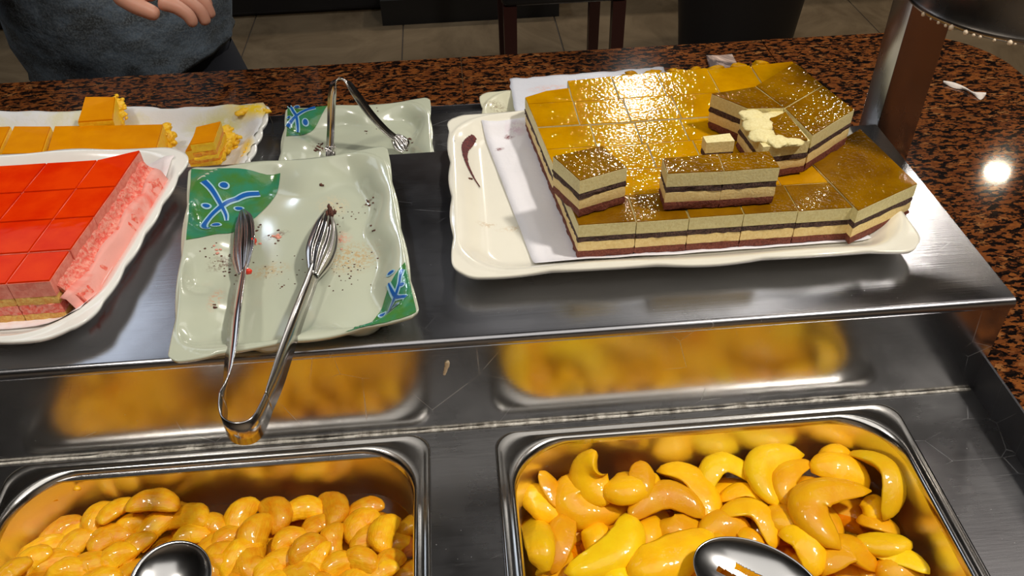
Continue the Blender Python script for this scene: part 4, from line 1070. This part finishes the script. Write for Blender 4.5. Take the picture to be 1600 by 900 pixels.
# ------------------------------------------------------------------ post and heat lamp
x0, x1, y0, y1 = .4215, .4640, .735, .772
po = empty('steel_post', ((x0+x1)/2, (y0+y1)/2, GZ), 'square brushed steel post rising at the right end of the step', 'post')
b = bmesh.new(); box(b, x0, x1, y0, y1, GZ, 1.1, .001, 2); autosmooth(link('post_tube', b, M['steel_post'], po))
b = bmesh.new(); box(b, x0-.0, x1-.0, y0-.30, y0+.001, 1.03, 1.06, .002, 2); autosmooth(link('post_arm', b, M['steel_post'], po))
lx, ly, lz = .4461, .6291, .25
hl = empty('heat_lamp', (lx, ly, lz), 'hanging round steel lamp shade at the top right above the counter', 'lamp')
b = bmesh.new()
pr_ = [(.0832, 0), (.0846, .0015), (.0836, .004), (.0815, .006), (.081, .03), (.079, .06), (.070, .09), (.052, .115), (.028, .13), (.012, .135), (.012, .16)]
pri = [(.0105, .158), (.026, .128), (.050, .113), (.068, .088), (.077, .06), (.0795, .03), (.080, .006)]
loft(b, [[Vector((lx+r*math.cos(2*math.pi*k/64), ly+r*math.sin(2*math.pi*k/64), lz+z)) for k in range(64)] for r, z in list(reversed(pri))[:0]+pr_+pri+[(.0832, 0)]]); link('shade', b, M['steel_lamp'], hl)
b = bmesh.new(); tube(b, [(lx, ly, lz+.155), (lx, ly, 1.035)], .005, 12); link('hanger_rod', b, M['steel_post'], hl)
rn = random.Random(5); b = bmesh.new()
for k in range(34):
    a = math.radians(190+k*5.2+rn.uniform(-1.8, 1.8)); r_ = rn.choice((.0010, .0014, .0018, .0022)); blob(b, (lx+.0843*math.cos(a), ly+.0843*math.sin(a), lz-.0003+r_*.3), r_, k, (1, 1, 1.1), .2, 1)  # small pale beads of mixed size set along the shade rim
tag(link('rim_droplets', b, simple('pale_grease_drops', srgb(226, 205, 176), .2), hl), 'pale droplets hanging along the rim')
bpy.data.objects['rim_droplets']['kind'] = 'stuff'

# ------------------------------------------------------------------ person
def skin_body(name, joints, edges, mat, parent, sub=2, root=0):
    me = bpy.data.meshes.new(name); org = parent_world(parent)
    me.from_pydata([tuple(Vector(j[:3])-org) for j in joints], edges, []); o = bpy.data.objects.new(name, me); COL.objects.link(o); o.parent = parent
    sk = o.modifiers.new('skin', 'SKIN'); sk.use_smooth_shade = True
    for i, j in enumerate(joints):
        r = j[3]; me.skin_vertices[0].data[i].radius = (r, r) if not isinstance(r, tuple) else r
    me.skin_vertices[0].data[root].use_root = True
    sb = o.modifiers.new('sub', 'SUBSURF'); sb.levels = sub; sb.render_levels = sub
    me.materials.append(mat); return o
px_, py_ = -.515, 1.33
pe = empty('person', (px_, py_+.05, FLOOR), 'person in a heathered grey-blue top and dark trousers standing behind the counter', 'person')
skinm = NT('skin'); skinm.set(color=srgb(206, 150, 128), rough=.5, sss=.1); skinm = skinm.m
t = NT('heathered_fabric')
hc = t.mix(t.ramp(t.noise(18, 4, t.map((1, 1, 2.2)), rough=.65), [(.38, 0.0), (.62, 1.0)]), srgb(58, 62, 64), srgb(92, 106, 120))
hc = t.mix(t.ramp(t.noise(420, 2), [(.45, 0.0), (.6, .5)]), hc, srgb(120, 130, 138))
t.set(color=hc, rough=.85, normal=t.bump(t.noise(40, 3), .6, .006)); shirtm = t.m
trm = simple('dark_navy_trousers', srgb(34, 38, 48), .8)
Hx = px_
body_j = [(Hx, py_+.03, .03, .10), (Hx, py_+.02, .18, .11), (Hx, py_+.03, .34, .14), (Hx, py_+.05, .50, .11), (Hx, py_+.04, .58, .055), (Hx, py_, .68, .085), (Hx, py_-.005, .76, .09),
 (Hx-.17, py_+.06, .49, .055), (Hx-.215, py_-.02, .22, .043), (Hx-.09, py_-.20, .205, .034), (Hx+.085, py_-.235, .148, .025),   # right arm across to the hand
 (Hx+.17, py_+.06, .49, .055), (Hx+.20, py_+.17, .24, .040), (Hx+.06, py_+.20, .14, .028),
 (Hx-.07, py_+.04, -.03, .07), (Hx-.09, py_+.02, -.40, .065), (Hx-.09, py_+.06, -.79, .045), (Hx-.09, py_-.06, -.835, .035),
 (Hx+.07, py_+.03, -.03, .07), (Hx+.135, py_-.02, -.40, .065), (Hx+.16, py_+.05, -.79, .045), (Hx+.17, py_-.08, -.835, .035)]
body_e = [(0, 1), (1, 2), (2, 3), (3, 4), (4, 5), (5, 6), (3, 7), (7, 8), (8, 9), (9, 10), (3, 11), (11, 12), (12, 13), (0, 14), (14, 15), (15, 16), (16, 17), (0, 18), (18, 19), (19, 20), (20, 21)]
skin_body('body', body_j, body_e, skinm, pe)
# trousers
def ell(cx, cy, z, rx_, ry_, n=28, seed=0, fold=.0): return [Vector((cx+(rx_+fold*noise.noise(Vector((k*.7, z*9, seed))))*math.cos(2*math.pi*k/n), cy+(ry_+fold*noise.noise(Vector((k*.7, z*9, seed+3))))*math.sin(2*math.pi*k/n), z)) for k in range(n)]
b = bmesh.new()
loft(b, [ell(Hx, py_+.03, z, a, c) for z, a, c in ((.10, .13, .10), (.02, .140, .105), (-.06, .145, .11), (-.10, .145, .11))])
for sx, pts in ((-1, [(-.070, .03, -.06, .080), (-.080, .025, -.2, .088), (-.09, .02, -.40, .078), (-.09, .05, -.6, .07), (-.09, .06, -.80, .066)]), (1, [(.070, .03, -.07, .078), (.095, .01, -.2, .092), (.135, -.02, -.40, .080), (.15, .02, -.6, .072), (.16, .05, -.80, .068)])):
    loft(b, [ell(Hx+x, py_+y, z, r, r, 24, 3, .004) for x, y, z, r in pts])
link('trousers', b, trm, pe)
b = bmesh.new()
ringz = [(-.088, .160, .128, -.010), (-.082, .163, .131, -.010), (-.072, .160, .128, -.008), (-.03, .170, .136, -.004), (.03, .170, .138, 0), (.10, .158, .130, 0), (.20, .155, .125, 0), (.32, .175, .125, .01), (.42, .190, .115, .02), (.49, .17, .095, .04), (.53, .10, .07, .05), (.55, .07, .06, .05)]
R_ = []
for z, a, c, dy in ringz:
    r_ = ell(Hx, py_+.02+dy, z, a, c, 48, 7, .010 if z < .3 else .003)
    for v in r_:
        v.z += .05*max(0, (v.x-Hx-.02)/.16)*max(0, min(1, (.2-z)/.28)) + .006*noise.noise(Vector((v.x*14, v.y*14, z*5)))
        if z < .05: v.x -= .02*(v.z+.09)*4*(0 if v.x > Hx else 1)
    R_.append(r_)
loft(b, R_)
o = link('shirt', b, shirtm, pe); md = o.modifiers.new('t', 'SOLIDIFY'); md.thickness = .003
b = bmesh.new()
tube(b, [(Hx-.13, py_+.07, .49), (Hx-.185, py_+.05, .43), (Hx-.21, py_, .32), (Hx-.215, py_-.02, .24), (Hx-.17, py_-.08, .215)], [.07, .066, .062, .058, .055], 16, False)
tube(b, [(Hx+.13, py_+.07, .49), (Hx+.185, py_+.08, .43), (Hx+.20, py_+.12, .32), (Hx+.20, py_+.165, .25)], [.07, .066, .062, .056], 16, False)
link('sleeves', b, shirtm, pe)
b = bmesh.new(); blob(b, (Hx, py_+.02, .79), .10, 4, (.88, .98, .75), .08); link('hair', b, simple('dark_hair', srgb(30, 22, 18), .5), pe)
b = bmesh.new()
for sx in (-1, 1): blob(b, (Hx+sx*.03, py_-.088, .72), .009, 1, (1, .6, .7), 0, 2)
blob(b, (Hx, py_-.098, .70), .013, 2, (.8, 1, 1.4), 0, 2); blob(b, (Hx, py_-.088, .672), .018, 3, (1.2, .4, .3), 0, 2)
link('face', b, skinm, pe)
# hand: palm and five fingers, wrist at Hx+.055
wx, wy, wz = Hx+.085, py_-.235, .148
hj = [(wx-.02, wy+.004, wz+.006, .022), (wx+.03, wy-.005, wz-.012, (.034, .018)), (wx+.075, wy-.010, wz-.026, (.036, .014))]
he = [(0, 1), (1, 2)]
skin_body('palm', hj, he, skinm, pe)
for k, (dy, dz, L) in enumerate(((.028, .004, .062), (.010, .003, .070), (-.009, .0, .066), (-.027, -.004, .052))):
    f0 = Vector((wx+.068, wy+dy*.9-.008, wz-.024+dz)); L1 = L*.45
    f1 = f0+Vector((L1*.9, dy*.10, -L1*.25)); f2 = f1+Vector((L*.26, 0, -L*.26)); f3 = f2+Vector((L*.06, -.002, -L*.28))
    skin_body('finger', [(*f0, .0105), (*f1, .0098), (*f2, .0088), (*f3, .0075)], [(0, 1), (1, 2), (2, 3)], skinm, pe)
th = Vector((wx+.018, wy-.026, wz-.016)); skin_body('thumb', [(*th, .013), (*(th+Vector((.026, -.016, -.012))), .0115), (*(th+Vector((.052, -.018, -.026))), .009)], [(0, 1), (1, 2)], skinm, pe)

# ------------------------------------------------------------------ background furniture
def chair(loc, rz, label):
    r = empty('dining_chair', loc, label, 'chair'); 
    def leg(x, y, h, lean=0):
        b = bmesh.new(); rings = []
        for z in (0, .2, .44, h) if h > .5 else (0, .2, .44): rings.append([Vector((x+dx*(.016+.006*z), y+dyy*(.016+.006*z)+lean*max(0, z-.44), z)) for dx, dyy in ((-1, -1), (1, -1), (1, 1), (-1, 1))])
        loft(b, rings, True, True, True)
        for v in b.verts: v.co += r.location
        link('leg', b, M['wood_red'], r, smooth=False)
    leg(-.155, -.19, .44); leg(.155, -.19, .44); leg(-.15, .19, .95, .12); leg(.15, .19, .95, .12)
    b = bmesh.new(); box(b, -.18, .18, -.22, .21, .44, .49, .02, 3)
    for v in b.verts: v.co += r.location
    link('seat', b, M['black_vinyl'], r)
    b = bmesh.new(); box(b, -.134, .134, .20, .235, .62, .92, .01, 2)
    for v in b.verts: v.co += r.location
    link('backrest', b, M['black_vinyl'], r)
    b = bmesh.new(); box(b, -.14, .14, -.198, -.182, .15, .18)
    for v in b.verts: v.co += r.location
    link('stretcher', b, M['wood_red'], r, smooth=False)
    r.rotation_euler = (0, 0, rz); return r
chair((.315, 2.53, FLOOR), 0, 'dark red wooden dining chair whose legs show beyond the counter')
bn = empty('booth_bench', (0, 3.5, FLOOR), 'long black upholstered booth bench in the dark background', 'bench')
b = bmesh.new(); box(b, -.28, .42, 3.27, 3.75, FLOOR, FLOOR+.10); link('plinth', b, M['black'], bn, smooth=False)
b = bmesh.new(); box(b, -2.2, 2.0, 3.42, 3.95, FLOOR+.001, FLOOR+.45, .03, 3); link('seat', b, M['black_vinyl'], bn)
b = bmesh.new(); box(b, -2.2, 2.0, 3.90, 4.02, FLOOR+.40, FLOOR+1.1, .03, 3); link('backrest', b, M['black_vinyl'], bn)
st = empty('black_stool', (1.0, 2.75, FLOOR), 'black pedestal stool standing behind the counter right of centre', 'stool')
b = bmesh.new(); loft(b, [[Vector((1.01+r*math.cos(a*math.pi/16), 2.86+r*.55*math.sin(a*math.pi/16), FLOOR+z)) for a in range(32)] for r, z in ((.20, .0), (.205, .02), (.215, .12), (.235, .3), (.25, .42))], True, True, True); link('skirt', b, M['black_vinyl'], st)
b = bmesh.new(); loft(b, [[Vector((1.01+r*math.cos(a*math.pi/16), 2.86+r*.75*math.sin(a*math.pi/16), FLOOR+z)) for a in range(32)] for r, z in ((.22, .40), (.27, .42), (.28, .46), (.26, .49), (.1, .5))], True, True, True); link('cushion', b, M['black_vinyl'], st)
